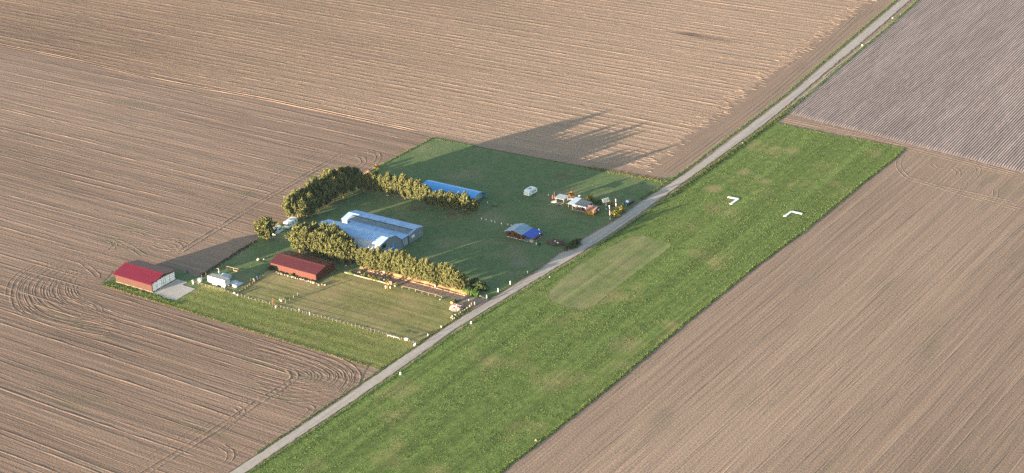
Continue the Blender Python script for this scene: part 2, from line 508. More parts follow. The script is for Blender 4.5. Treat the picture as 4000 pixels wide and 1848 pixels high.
# one sheet to the horizon
mb = MB(); mb.box(-2500, 2500, -2500, 2500, -.5, -.05)
tag(mb.build('ground', 'soil_ground'), 'bare brown farmland stretching out beyond the fields', 'ground', kind='structure')

ROAD_L = [(560, 2070), (760, 1935), (1000, 1778), (1272, 1597.5), (1490, 1448), (1626, 1356), (1741, 1276), (1847, 1212), (1898, 1181), (2000, 1117), (2108, 1050), (2182, 990),
          (2303, 916), (2404, 858), (2505, 785), (2600, 727), (2700, 660), (2801, 582), (2942, 476), (3073, 377), (3205, 262), (3406, 92), (3515, 0), (3680, -140), (3880, -300)]
ROAD_R = [(650, 2060), (860, 1915), (1000, 1820), (1348, 1589), (1544, 1456), (1677, 1362), (1747, 1310), (1831, 1255), (1900, 1212), (2000, 1152), (2169, 1050), (2236, 1013),
          (2337, 949), (2438, 882), (2600, 766), (2700, 693), (2877, 566), (3010, 468), (3119, 378), (3245, 268), (3440, 105), (3558, 0), (3720, -140), (3920, -300)]
RL = [P(*q) for q in ROAD_L]; RR = [P(*q) for q in ROAD_R]
for i_, (a_, b_) in enumerate(zip(list(RL), list(RR))):
    k_ = .11
    RL[i_] = (a_[0] + (b_[0] - a_[0]) * k_, a_[1] + (b_[1] - a_[1]) * k_); RR[i_] = (b_[0] - (b_[0] - a_[0]) * k_, b_[1] - (b_[1] - a_[1]) * k_)

RL.insert(0, (RL[0][0], RL[0][1] - 140)); RR.insert(0, (RR[0][0], RR[0][1] - 140))   # the lane runs on past the frame
# left tilled field (south and west of the yard)
A_POLY = [P(-700, 60), P(0, 175), P(300, 238), P(640, 318), P(1000, 382), P(1400, 465), P(1690, 540), P(1333, 738), P(1000, 940), P(760, 1090), P(680, 1060), P(440, 1060), P(395, 1110),
          P(700, 1205), P(1010, 1300), P(1440, 1428), P(1400, 1500), P(1260, 1600), P(990, 1782), P(750, 1942), P(500, 2110), P(-700, 1900)]
mb = sheet_mb(noisy(A_POLY, .2, 3), 0.0)
R1 = random.Random(3)
y = -190.0
HEAD_A = RL[2:7]
while y < 125:                                   # sowing passes: pairs of wheel ruts running across the field
    for (x0, x1) in clip_row(A_POLY, y, 'y'):
        if x1 - x0 < 12: continue
        e = x1 - R1.uniform(9, 13) if y < -60 else x1 - R1.uniform(3, 14)
        xa = max(x0 + 1, -330)
        if -130 < e and -67 < y < -35: e = min(e, -122)
        for dy in (0, 1.9):
            x = xa; pts = []
            ph = R1.uniform(0, 6)
            while x < e:
                pts.append((x, y + dy + .35 * math.sin(x * .045 + y)))
                x += 4.5
                if R1.random() < .035:
                    ridge(mb, pts, .62, R1.uniform(.022, .062), .002, .6, R1); pts = []; x += R1.uniform(2, 14)
            ridge(mb, pts, .62, R1.uniform(.022, .062), .002, .6, R1)
    y += R1.choice([5.5, 6.5, 7.5, 9.0, 4.2])
LOOPS = [
    [(300, 985), (205, 1030), (125, 1082), (97, 1126), (106, 1180), (150, 1223), (230, 1254), (352, 1276), (560, 1310)],
    [(335, 1038), (230, 1055), (167, 1090), (145, 1135), (167, 1180), (220, 1214), (300, 1240), (420, 1262)],
    [(345, 1080), (262, 1085), (205, 1112), (192, 1146), (220, 1180), (275, 1205), (340, 1222)],
    [(370, 1100), (308, 1104), (286, 1130), (304, 1161), (370, 1188), (388, 1215), (380, 1236)],
    [(250, 985), (160, 1025), (80, 1085), (55, 1130), (60, 1190), (95, 1235), (170, 1265)],
    [(210, 1000), (110, 1045), (45, 1100), (30, 1160)],
    [(440, 945), (405, 976), (290, 1030), (240, 1060)],
    [(420, 935), (440, 945), (445, 960), (420, 985), (380, 1000)],
    [(300, 1010), (350, 1050), (380, 1080), (360, 1090)],
    [(580, 958), (608, 941), (690, 945), (725, 963), (698, 981), (617, 977), (585, 962)],
    [(640, 955), (680, 950), (700, 965), (670, 975), (640, 965)],
    [(1340, 598), (1180, 692), (1000, 798), (870, 880), (780, 935), (700, 985)],
    [(1235, 592), (1120, 662), (1000, 740), (880, 815)],
    [(1340, 615), (1400, 612), (1420, 632), (1395, 655), (1320, 690)],
    [(1440, 590), (1470, 600), (1475, 625), (1440, 655), (1390, 690)],
    [(1000, 1575), (860, 1665), (700, 1765), (564, 1848), (420, 1940)],
    [(980, 1545), (840, 1630), (690, 1722), (540, 1810), (430, 1880)],
    [(1000, 1330), (1180, 1385), (1310, 1435), (1350, 1475), (1340, 1508), (1290, 1530), (1170, 1510), (1000, 1470)],
    [(1000, 1360), (1150, 1405), (1260, 1445), (1290, 1478), (1260, 1500), (1180, 1500), (1050, 1465)],
    [(1100, 1420), (1180, 1440), (1215, 1465), (1190, 1480), (1120, 1470)],
    [(1130, 1470), (1140, 1500), (1060, 1560), (990, 1605), (880, 1680)],
    [(1000, 1395), (1120, 1425), (1200, 1452), (1230, 1476)],
    [(1200, 1585), (1216, 1600), (1195, 1625), (1150, 1650)],
    [(920, 1590), (945, 1612), (915, 1640), (850, 1690), (720, 1770)],
    [(860, 1740), (900, 1770), (880, 1810), (780, 1860)],
    [(1380, 1450), (1330, 1530), (1200, 1610), (1050, 1700), (900, 1800)],
    [(700, 940), (600, 925), (540, 905), (500, 900), (450, 890)],
    [(560, 1000), (500, 960), (450, 940), (420, 940)],
]
def fan(a, c, n):
    for k in range(n):
        t = k / (n - 1)
        LOOPS.append([(p[0] + (q[0] - p[0]) * t + R1.uniform(-4, 4), p[1] + (q[1] - p[1]) * t + R1.uniform(-3, 3)) for p, q in zip(a, c)])
fan([(640, 945), (430, 962), (250, 1000), (125, 1062), (55, 1125), (62, 1195), (140, 1245), (270, 1280), (440, 1312)],
    [(430, 1030), (375, 1045), (320, 1066), (278, 1098), (270, 1130), (296, 1162), (350, 1190), (405, 1214), (470, 1240)], 8)
fan([(1000, 1300), (1200, 1360), (1345, 1418), (1390, 1462), (1378, 1508), (1300, 1550), (1150, 1562), (1000, 1532)],
    [(1000, 1380), (1120, 1415), (1205, 1443), (1230, 1467), (1212, 1488), (1160, 1494), (1080, 1480), (1000, 1456)], 6)
for q in ([(1340, 598), (1180, 692), (1000, 798), (870, 880), (780, 935), (700, 985)], [(1010, 1568), (860, 1665), (700, 1765), (564, 1848), (420, 1940)], [(1130, 1440), (1150, 1470), (1120, 1500), (1010, 1568)]):
    wheel_tracks(mb, q, .002, 2.0, 1.0, .09)
for q in LOOPS: wheel_tracks(mb, q, .002, 1.7, .6, .042)
for k in range(9):                               # headland passes along the road edge
    wheel_tracks(mb, [P(560 + k * 9, 1848 - k * 22), P(1000 - k * 4, 1700 - k * 22), P(1250, 1560 - k * 16)], .002, 1.2, .4, .025, raw=True) if k % 3 == 0 else None
tag(mb.build('tilled_field', 'soil_left'), 'brown tilled field with curved wheel tracks left of the farmyard', 'field', kind='structure')

# smooth headland under the stubble's edges
HD = [P(1600, 512), P(1690, 540), P(1900, 580), P(2300, 655), P(2560, 702), P(2640, 690)] + [P(x, y + 3) for x, y in ROAD_L[16:]] + [P(3640, -300), P(3300, 0), P(2400, 560), P(1900, 540)]
mb = sheet_mb(noisy(HD, .15, 3), .004)
for path in ([(2600, 690), (2800, 545), (3000, 390), (3200, 218), (3420, 20)], [(2590, 678), (2790, 535), (2985, 383), (3190, 205), (3400, 15)], [(2700, 635), (2790, 565), (2830, 530)]):
    wheel_tracks(mb, path, .008, 1.6, .5, .045)
tag(mb.build('headland', 'soil_smooth'), 'smooth brown soil strip between the stubble and the grey road', 'headland', kind='structure')

# stubble field with a ragged edge
right = []
n = 90
for i in range(n + 1):
    t = i / n
    q = P(2535 + (3470 - 2535) * t, 664 + (-40 - 664) * t - 6 * math.sin(t * math.pi))
    right.append((q[0] - (R1.uniform(0, 1.0) if i % 2 else R1.uniform(.8, 4.2)), q[1]))
q = P(3640, -210); right.append((q[0] - 2, q[1]))
B_POLY = [P(-900, 10), P(0, 172), P(300, 235), P(640, 315), P(1000, 379), P(1400, 462), P(1600, 508), P(1880, 552), P(2200, 608)] + right + [P(3400, -260), P(-900, -180)]
mb = sheet_mb(noisy(B_POLY, .12, 4), .012)
y = 60.0; kq = 0
while y < 330:                                   # every third row stands out as a thrown-up furrow
    strong = kq % 3 == 0; kq += 1
    hgt = R1.uniform(.045, .075) if strong else R1.choice([.008, .014, .02])
    for (x0, x1) in clip_row(B_POLY, y, 'y'):
        x = max(x0 + .5, -520); pts = []
        ph = R1.uniform(0, 6)
        while x < x1 - .2:
            pts.append((x, y + .25 * math.sin(x * .06 + ph)))
            x += R1.uniform(2.0, 4.5)
            if R1.random() < (.006 if strong else .06):
                ridge(mb, pts, R1.uniform(1.2, 1.6) if strong else R1.uniform(.5, .8), hgt, .013, .7, R1); pts = []; x += R1.uniform(1, 8)
        ridge(mb, pts, R1.uniform(1.2, 1.6) if strong else R1.uniform(.5, .8), hgt, .013, .7, R1)
    y += R1.uniform(.9, 1.25)
for i in range(260):                             # torn straw and turned clods near the ragged edges
    t = R1.random(); q = P(2535 + (3470 - 2535) * t, 664 + (-40 - 664) * t)
    x, yy = q[0] - R1.uniform(.5, 9), q[1] + R1.uniform(-2, 2)
    ridge(mb, [(x, yy), (x + R1.uniform(.4, 1), yy), (x + R1.uniform(1.2, 2.6), yy + R1.uniform(-.1, .1)), (x + 3, yy)], .55, R1.uniform(.04, .09), .013, .5, R1)
wheel_tracks(mb, [(-80, 158), (300, 236), (640, 315), (1000, 380), (1400, 463), (1640, 516)], .014, 1.5, .7, .10)
tag(mb.build('stubble_field', 'soil_stubble'), 'orange-brown stubble field with ragged rows behind the yard', 'field', kind='structure')

# ridged field, upper right
C_POLY = [P(3075, 425), P(3260, 266), P(3475, 95), P(3590, 0), P(3760, -140), P(4600, -330), P(5000, 600), P(4400, 782), P(4000, 678), P(3500, 552), P(3200, 476), P(3062, 440)]
mb = sheet_mb(C_POLY, .0)
tl = RAD(2.4)
cR = [(x * math.cos(tl) + y * math.sin(tl), -x * math.sin(tl) + y * math.cos(tl)) for x, y in C_POLY]   # frame with the rows along v
def unrot(u, v): return (u * math.cos(tl) - v * math.sin(tl), u * math.sin(tl) + v * math.cos(tl))
u = min(q[0] for q in cR)
umax = 190
while u < umax:
    for (v0, v1) in clip_row(cR, u, 'x'):
        v0 += R1.uniform(-.4, .4); v = v0; pts = []
        ph = R1.uniform(0, 6)
        while v < min(v1, 330):
            pts.append(unrot(u + .04 * math.sin(v * .12 + ph), v)); v += 3.0 if v < 220 else 6.0
        ridge(mb, pts, .84, R1.uniform(.11, .155), .0, .25, R1)
    u += .92
tag(mb.build('ridge_field', 'soil_ridge'), 'grey-brown field of close parallel soil ridges beside the road', 'field', kind='structure')

# right-hand drilled field
D_POLY = [P(1880, 1905), P(2163, 1685), P(2410, 1486), P(2681, 1259), P(2936, 1051), P(3143, 900), P(3371, 713), P(3532, 580), P(3205, 518), P(3000, 478), P(3040, 452), P(3062, 442), P(3500, 553), P(4000, 679), P(4420, 786),
          P(5200, 1000), P(5000, 2300), P(1900, 2250)]
mb = sheet_mb(noisy(D_POLY, .15, 3), .003)
x = 58.0
while x < 190:
    for (y0, y1) in clip_row(D_POLY, x, 'x'):
        y1 = min(y1, 112 - R1.uniform(0, 10)) if x > 66 else y1 - 1
        yv = max(y0 + 1, -170); pts = []; ph = R1.uniform(0, 6)
        h = R1.choice([.012, .02, .03, .042])
        while yv < y1:
            pts.append((x + .2 * math.sin(yv * .05 + ph) + .035 * (yv + 60), yv)); yv += 4
            if R1.random() < .06:
                ridge(mb, pts, .5, h, .004, .7, R1); pts = []; yv += R1.uniform(2, 12)
        ridge(mb, pts, .5, h, .004, .7, R1)
    x += R1.choice([1.1, 1.6, 2.3, 3.2])
for q in ([(3525, 606), (3508, 640), (3525, 675), (3560, 700), (3640, 722), (3760, 748), (4000, 800)], [(3720, 655), (3742, 672), (3735, 695), (3690, 715)], [(3800, 640), (3822, 662), (3808, 690), (3770, 725)],
          [(3640, 640), (3655, 656), (3690, 662)], [(3540, 690), (3760, 758), (4000, 822)], [(3770, 715), (3740, 762), (3690, 805)], [(3890, 740), (3880, 780), (3820, 830)]):
    wheel_tracks(mb, q, .005, 1.5, .5, .035)
tag(mb.build('drilled_field', 'soil_right'), 'pinkish brown drilled field right of the grass airstrip', 'field', kind='structure')
TR = [P(3015, 470), P(3062, 446), P(3500, 556), P(4000, 684), P(4420, 790), P(4420, 812), P(4000, 705), P(3700, 628), P(3540, 582), P(3300, 530)]
mb = sheet_mb(noisy(TR, .2, 3), .008)
for path in ([(3040, 468), (3300, 525), (3540, 578), (4000, 696)], [(3040, 460), (3300, 513), (3540, 568), (4000, 688)]): wheel_tracks(mb, path, .010, 1.4, .4, .04)
tag(mb.build('farm_track', 'soil_smooth'), 'bare soil track between the ridged field and the airstrip end', 'track', kind='structure')

# grass airstrip
STRIP = [P(x, y + 4) for x, y in ROAD_R[1:18]] + [P(3020, 478), P(3205, 517), P(3380, 550), P(3532, 578), P(3482, 627), P(3371, 713), P(3143, 900), P(2936, 1051), P(2681, 1258.6), P(2410, 1486), P(2163, 1685), P(1900, 1890), P(1640, 2090), (P(1640, 2090)[0], P(1640, 2090)[1] - 130), (P(860, 1915)[0], P(1640, 2090)[1] - 130)]
sheet('airstrip', STRIP, .02, 'grass_strip', 'long green grass airstrip running beside the grey road', 'airstrip', .2, 1.2)
MOWN = [P(*q) for q in [(2148, 1180), (2136, 1160), (2146, 1135), (2172, 1112), (2215, 1070), (2282, 1020), (2380, 968), (2458, 930), (2508, 921), (2563, 935), (2606, 946), (2619, 958), (2596, 982), (2460, 1080), (2372, 1152), (2318, 1198), (2276, 1209), (2203, 1201)]]
sheet('mown_patch', smooth_path(MOWN + [MOWN[0]], 2)[:-1], .028, 'grass_mown', 'pale mown rounded patch on the grass airstrip', 'mown grass', .12, 1.0)

# yard (the whole grassed parcel), meadow and paddocks
YARD = [P(395, 1112), P(420, 1095), P(455, 1075), P(690, 1050), P(775, 1085), P(880, 1014), P(1000, 938), P(1100, 878), P(1333, 736), P(1440, 672), P(1560, 610), P(1690, 538), P(1900, 580), P(2300, 655), P(2560, 700), P(2640, 690)] + \
       [P(x, y - 3) for x, y in reversed(ROAD_L[4:17])] + [P(1440, 1430), P(1010, 1302), P(700, 1207)]
sheet('yard_lawn', YARD, .015, 'grass_lawn', 'dark green lawn of the farmyard inside the fences', 'lawn', .25, 1.2)
MEADOW = [P(395, 1112), P(440, 1096), P(600, 1146), P(700, 1170), P(765, 1130), P(800, 1108), P(930, 1150), P(1120, 1205), P(1300, 1252), P(1640, 1345), P(1565, 1395), P(1490, 1447), P(1440, 1430), P(1010, 1302), P(700, 1207)]
sheet('meadow', MEADOW, .022, 'grass_meadow', 'sunlit mown grass strip between the paddock fence and field', 'meadow', .2, 1.2)
PAD = [P(930, 1146), P(1010, 1090), P(1055, 1045), P(1090, 1075), P(1240, 1112), P(1330, 1062), P(1350, 1072), P(1520, 1116), P(1760, 1178), P(1775, 1255), P(1700, 1300), P(1632, 1338), P(1300, 1248), P(1120, 1201)]
sheet('paddock', PAD, .024, 'grass_paddock', 'dry yellow-green paddock below the garden bed', 'paddock', .2, 1.2)
PATCHB = [P(1345, 1055), P(1430, 1055), P(1600, 1098), P(1822, 1152), P(1880, 1168), P(1850, 1190), P(1800, 1175), P(1620, 1130), P(1520, 1105), P(1345, 1062)]
sheet('garden_path', PATCHB, .03, 'bed', 'dark bare soil path between garden bed and pine bank', 'path', .15, 1.5)
DRIVE = [P(1800, 1160), P(1870, 1165), P(1910, 1170), P(1895, 1182), P(1850, 1208), P(1800, 1195)]
sheet('driveway', DRIVE, .034, M['soil_smooth'], 'small bare drive joining the road beside the rubble heap', 'driveway', .15, 1.5)

road_pts = RL + RR[::-1]
mb = MB()
rl = smooth_path(RL, 4); rr = smooth_path(RR, 4)
L = min(len(rl), len(rr))
mb = sheet_mb(noisy(offset_path(rl, .25), .35, 1.2, 5, False) + noisy(offset_path(rr, -.25), .35, 1.2, 6, False)[::-1], .042)
tag(mb.build('road_shoulder', 'soil_smooth'), 'tan bare dirt shoulder along both edges of the gravel road', 'shoulder', kind='structure')
mb = sheet_mb(noisy(rl, .22, 1.2, 2, False) + noisy(rr, .22, 1.2, 3, False)[::-1], .05)
tag(mb.build('road', 'road'), 'narrow grey gravel road crossing the picture diagonally', 'road', kind='structure')

# ------------------------------------------------------------------ grass tufts (uncountable: one object each)
def in_poly(x, y, poly):
    c = np.zeros(len(x), bool)
    for i in range(len(poly)):
        (x0, y0), (x1, y1) = poly[i], poly[(i + 1) % len(poly)]
        if y0 == y1: continue
        k = ((y0 > y) != (y1 > y)) & (x < (x1 - x0) * (y - y0) / (y1 - y0) + x0)
        c ^= k
    return c

def tufts(x, y, h, w, nb=3, lean=.5, z=0.0):
    n = len(x)
    X = np.repeat(x, nb); Y = np.repeat(y, nb); H = np.repeat(h, nb) * rng.uniform(.7, 1.2, n * nb); W = np.repeat(w, nb)
    a = rng.uniform(0, 2 * np.pi, n * nb); lx = rng.normal(0, lean, n * nb) * H; ly = rng.normal(0, lean, n * nb) * H
    X = X + rng.normal(0, 1, n * nb) * W * .5; Y = Y + rng.normal(0, 1, n * nb) * W * .5
    V = np.zeros((n * nb, 3, 3))
    V[:, 0] = np.stack([X - np.cos(a) * W / 2, Y - np.sin(a) * W / 2, np.full(n * nb, z)], 1)
    V[:, 1] = np.stack([X + np.cos(a) * W / 2, Y + np.sin(a) * W / 2, np.full(n * nb, z)], 1)
    V[:, 2] = np.stack([X + lx, Y + ly, z + H], 1)
    return V.reshape(-1, 3)

def vnoise(x, y, cell):
    g = rng.uniform(0, 1, (257, 257)); u = x / cell; v = y / cell
    i = np.floor(u).astype(int); j = np.floor(v).astype(int); fu = u - i; fv = v - j
    fu = fu * fu * (3 - 2 * fu); fv = fv * fv * (3 - 2 * fv); i %= 256; j %= 256
    return (g[i, j] * (1 - fu) + g[i + 1, j] * fu) * (1 - fv) + (g[i, j + 1] * (1 - fu) + g[i + 1, j + 1] * fu) * fv

def scatter(poly, dens, excl=()):
    xs = [p[0] for p in poly]; ys = [p[1] for p in poly]
    A = (max(xs) - min(xs)) * (max(ys) - min(ys)); n = int(A * dens)
    x = rng.uniform(min(xs), max(xs), n); y = rng.uniform(min(ys), max(ys), n)
    k = in_poly(x, y, poly)
    for e in excl: k &= ~in_poly(x, y, e)
    return x[k], y[k]

def stuff(name, V, m, label, cat='grass'):
    return tag(fastmesh(name, V, 3, m), label, cat, kind='stuff')

x, y = scatter(STRIP, 5.0, [MOWN])
patch = np.clip(.5 + 1.7 * (.45 * vnoise(x, y, 1.8) + .25 * vnoise(x, y, .8) + .3 * vnoise(x, y, 6) + .45 * vnoise(x * 4, y * .25, 9) - .72), 0, 1.25)
xm, ym = scatter(MOWN, 2.2)
stuff('grass', tufts(xm, ym, rng.uniform(.015, .045, len(xm)), rng.uniform(.12, .25, len(xm)), 2, .7, .028), 'blade_yellow', 'sparse short grass on the mown patch')
stuff('grass', tufts(x, y, rng.uniform(.025, .075, len(x)) * (.2 + 1.6 * patch), rng.uniform(.12, .28, len(x)), 2, .7, .02), 'blade_green', 'short uneven grass growing over the whole airstrip')
x, y = scatter(YARD, 1.6, [PATCHB])
stuff('grass', tufts(x, y, rng.uniform(.02, .06, len(x)), rng.uniform(.15, .3, len(x)), 3, .6, .02), 'blade_green', 'short lawn grass growing over the farmyard')
x, y = scatter(MEADOW, 4)
stuff('grass', tufts(x, y, rng.uniform(.02, .07, len(x)), rng.uniform(.15, .3, len(x)), 3, .6, .02), 'blade_yellow', 'yellow-green meadow grass below the paddock fence')

def line_tufts(path, step, spread, h0, h1, w, nb=5):
    xs, ys = [], []
    for (a, b) in zip(path, path[1:]):
        L = math.hypot(b[0] - a[0], b[1] - a[1]); k = max(1, int(L / step))
        t = rng.uniform(0, 1, k)
        xs.append(a[0] + (b[0] - a[0]) * t + rng.normal(0, spread, k)); ys.append(a[1] + (b[1] - a[1]) * t + rng.normal(0, spread, k))
    x = np.concatenate(xs); y = np.concatenate(ys)
    k = .72 + .36 * (np.sin(x * 1.7 + y * .9) * np.sin(y * 1.3 - x * .4) * .5 + .5)
    return tufts(x, y, rng.uniform(h0, h1, len(x)) * k, np.full(len(x), w) * rng.uniform(.6, 1.3, len(x)), nb, .35, .0)

SR = [P(*q) for q in [(1640, 2090), (1900, 1890), (1948, 1848), (2163, 1685), (2410, 1486), (2681, 1258.6), (2936, 1051), (3143, 900), (3371, 713), (3482, 627), (3530, 583)]]
stuff('verge', line_tufts(SR, .04, .3, .10, .36, .16), 'blade_lush', 'tall bright grass fringe along the airstrip edge by the drilled field', 'grass')
stuff('verge', line_tufts([P(3530, 580), P(3380, 551), P(3205, 518), P(3010, 476)], 0.084, 0.24, 0.10, 0.26, 0.15), 'blade_lush', 'tall grass fringe across the far end of the airstrip', 'grass')
stuff('verge', line_tufts([P(395, 1112), P(700, 1206), P(1010, 1301), P(1440, 1429)], 0.072, 0.22, 0.13, 0.28, 0.14), 'blade_yellow', 'pale dry grass fringe between meadow and tilled field', 'grass')
stuff('verge', line_tufts([P(400, 1108), P(470, 1118), P(598, 1155), P(640, 1172), P(700, 1190)], 0.060, 0.42, 0.15, 0.42, 0.19), 'blade_lush', 'tall weeds along the wall of the crimson-roofed barn', 'weeds')
stuff('verge', line_tufts([P(x - 6, y - 3) for x, y in ROAD_L[2:8]], 0.072, 0.28, 0.07, 0.24, 0.14), 'blade_lush', 'grass fringe between the near tilled field and the road', 'grass')
stuff('verge', line_tufts([P(x - 8, y - 5) for x, y in ROAD_L[14:24]], 0.060, 0.35, 0.10, 0.28, 0.15), 'blade_lush', 'green verge between the stubble headland and the road', 'grass')
stuff('verge', line_tufts([P(x + 14, y + 7) for x, y in ROAD_R[14:19]], 0.045, 0.49, 0.13, 0.44, 0.19), 'blade_dark', 'dark weedy verge along the road beside the airstrip', 'weeds')
stuff('verge', line_tufts([P(x + 20, y + 8) for x, y in ROAD_R[17:23]], 0.054, 0.32, 0.15, 0.42, 0.19), 'blade_lush', 'weedy verge between the road and the ridged field', 'weeds')
stuff('verge', line_tufts([P(x + 10, y + 6) for x, y in ROAD_R[1:15]], 0.060, 0.35, 0.07, 0.21, 0.15), 'blade_lush', 'grass edge of the airstrip along the near road', 'grass')
stuff('verge', line_tufts([P(2300, 655), P(2450, 682), P(2560, 702), P(2600, 712)], 0.030, 0.63, 0.10, 0.28, 0.15), 'blade_yellow', 'sunlit long grass at the far corner of the lawn', 'grass')
stuff('verge', line_tufts([P(1335, 738), P(1440, 672), P(1560, 608), P(1690, 540), P(1860, 572)], 0.054, 0.28, 0.10, 0.28, 0.15), 'blade_lush', 'bright grass fringe at the far left lawn corner', 'grass')
stuff('verge', line_tufts([P(1690, 540), P(1900, 580), P(2300, 655)], 0.072, 0.21, 0.07, 0.19, 0.14), 'blade_green', 'grass fringe between the lawn and the stubble field', 'grass')
stuff('verge', line_tufts([P(775, 1088), P(880, 1018), P(1000, 942)], 0.042, 0.42, 0.15, 0.42, 0.17), 'leaves_dark', 'shaded weeds along the left fence of the yard', 'weeds')
stuff('verge', line_tufts([P(762, 1104), P(850, 1128), P(922, 1152), P(1120, 1207), P(1300, 1252), P(1620, 1340)], 0.042, 0.17, 0.13, 0.28, 0.12), 'blade_yellow', 'bright dry grass growing along the long paddock fence', 'grass')
stuff('verge', line_tufts([P(922, 1150), P(965, 1120), P(1025, 1082)], 0.048, 0.21, 0.15, 0.37, 0.14), 'blade_yellow', 'dry grass growing along the trailer yard fence', 'grass')
stuff('verge', line_tufts([P(1095, 1068), P(1150, 1085), P(1238, 1106)], 0.060, 0.28, 0.10, 0.24, 0.14), 'blade_green', 'grass growing at the foot of the maroon-roofed barn', 'grass')
stuff('verge', line_tufts([P(1632, 1340), P(1700, 1298), P(1775, 1250), P(1830, 1206)], 0.054, 0.24, 0.10, 0.26, 0.14), 'blade_yellow', 'dry grass edge between paddock and road', 'grass')
stuff('verge', line_tufts([P(1905, 1165), P(1993, 1112), P(2100, 1048)], 0.072, 0.24, 0.07, 0.19, 0.14), 'blade_green', 'grass edge between lawn and road', 'grass')
stuff('verge', line_tufts([MOWN[k] for k in (3, 2, 1, 0, 17, 16, 15, 14)], 0.060, 0.14, 0.05, 0.12, 0.11), 'blade_green', 'darker unmown grass rim around the lower end of the mown patch', 'grass')
x, y = scatter([P(1800, 1132), P(1860, 1142), P(1872, 1162), P(1815, 1150)], 22)
stuff('grass_clump', tufts(x, y, rng.uniform(.6, 1.5, len(x)), rng.uniform(.15, .3, len(x)), 5, .25, .02), 'leaves_bright', 'bright green tall grass patch at the road end of the pines', 'grass')

# ------------------------------------------------------------------ trees
def needle_tufts(cx, cy, cz, n, length, rad):
    """n upright candle-like shoots, each a spray of narrow faces"""
    V = []
    for i in range(n):
        bx = cx + rng.normal(0, rad); by = cy + rng.normal(0, rad); bz = cz + rng.normal(0, rad * .5)
        L = length * rng.uniform(.75, 1.55)
        ax = np.array([rng.normal(0, .16) + (bx - cx) * .22, rng.normal(0, .16) + (by - cy) * .22, 1.0]); ax /= np.linalg.norm(ax)
        for k in range(13):
            t = rng.uniform(0, .85); a = rng.uniform(0, 2 * np.pi)
            o = np.array([np.cos(a), np.sin(a), 0.0])
            base = np.array([bx, by, bz]) + ax * L * t
            tip = base + ax * L * rng.uniform(.28, .48) + o * L * .22 * (1.1 - t)
            s = np.array([-np.sin(a), np.cos(a), rng.normal(0, .3)]) * L * .13
            V += [base - s, base + s, tip]
    return V

def make_pine(seed, h=8.0, r=2.1, low=.2):
    global rng
    keep = rng; rng = np.random.default_rng(seed)
    R = random.Random(seed)
    root = thing('pine_tree', 'pine', 'tree', (0, 0, 0))
    tb = MB()
    bend = R.uniform(-.3, .3)
    trunk = [(bend * math.sin(t * 2.5) * .6, bend * t * .4, h * t * .9) for t in (0, .2, .4, .6, .8, 1)]
    tb.tube(trunk, .20, 6, .05)
    V = []
    nw = 12
    for i in range(nw):
        t = low + (.93 - low) * i / (nw - 1)
        prof = min(1.0, (.55 + 1.6 * (t - low))) * min(1.0, (1.04 - t) * 2.3)
        nb = 6 if t < .75 else 4
        for j in range(nb):
            a = i * 1.9 + j * 2 * math.pi / nb + R.uniform(-.35, .35); Lb = r * prof * R.uniform(.65, 1.15)
            up = R.uniform(.15, .6) + .5 * max(0, t - .5)
            z0 = h * t * .9
            ex, ey, ez = Lb * math.cos(a), Lb * math.sin(a), z0 + Lb * up
            if R.random() < .6: tb.tube([(bend * .3, bend * t * .3, z0), (ex * .6, ey * .6, z0 + Lb * up * .5), (ex, ey, ez)], .06, 4, .02)
            for q in range(5):
                f = .30 + .74 * q / 4
                V += needle_tufts(ex * f, ey * f, z0 + (ez - z0) * f, R.randint(2, 4), .085 * h + .1, .17 + .10 * (1 - f))
    V += needle_tufts(0, 0, h * .86, 7, .13 * h, .2)
    tb.build('trunk', 'bark', root)
    fastmesh('crown', np.array(V), 3, 'needles', root)
    rng = keep
    return root

PROTO = [make_pine(100 + i, 8.0, rr, lo) for i, (rr, lo) in enumerate([(2.0, .16), (2.2, .2), (1.8, .12), (2.0, .2), (1.9, .14), (2.1, .16), (1.9, .13), (2.2, .2), (2.0, .12)])]
used = [False] * len(PROTO)
cnt = [0]
def pine(px, py, h, r, label, group):
    k = (cnt[0] % 5) if group not in HIGH else 5 + cnt[0] % 4; cnt[0] += 1
    x, y = P(px, py); h *= 1.0 if 'long row' in group else 1.07; r *= 1.2; s = (r / 2.05, r / 2.05, h / 8.0)
    rz = random.uniform(0, 6.28)
    if 'belt' in group or 'tunnel' in group: h *= random.choice((.90, .96, 1.0, 1.03, 1.06)) if 'belt' in group else random.choice((.88, 1.0, 1.1, 1.2)); r *= random.uniform(.74, .98)
    s = (r / 2.05, r / 2.05, h / 8.0)
    if not used[k]:
        o = PROTO[k]; used[k] = True
        o.location = (x, y, 0); o.rotation_euler = (0, 0, rz); o.scale = s; o['label'] = label
    else: o = copy_tree(PROTO[k], (x, y, 0), rz, s, label)
    o['group'] = group
    return o

HIGH = ('pines behind the maroon-roofed barn', 'pines in the long row above the sunlit bank')
G1 = 'pines behind the maroon-roofed barn'
front = [(1172, 986, 8.2, 2.5), (1204, 992, 8.4, 2.4), (1240, 1002, 7.8, 2.3), (1275, 1010, 8.2, 2.4), (1310, 1020, 7.6, 2.4), (1342, 1028, 7.6, 2.4), (1370, 1030, 7.0, 2.1)]
rear = [(1200, 965, 7.3, 2.1), (1237, 975, 8.2, 2.2), (1277, 983, 9.0, 2.3), (1315, 994, 9.2, 2.4), (1350, 1006, 8.0, 2.2)]
for i, (a, b, h, r) in enumerate(front): pine(a, b, h, r, f'pine in the clump behind the maroon barn, {ORD[i]} from left in the front line', G1)
for i, (a, b, h, r) in enumerate(rear): pine(a, b, h, r, f'pine in the clump behind the maroon barn, {ORD[i]} from left in the rear line', G1)
G2 = 'pines in the long row above the sunlit bank'
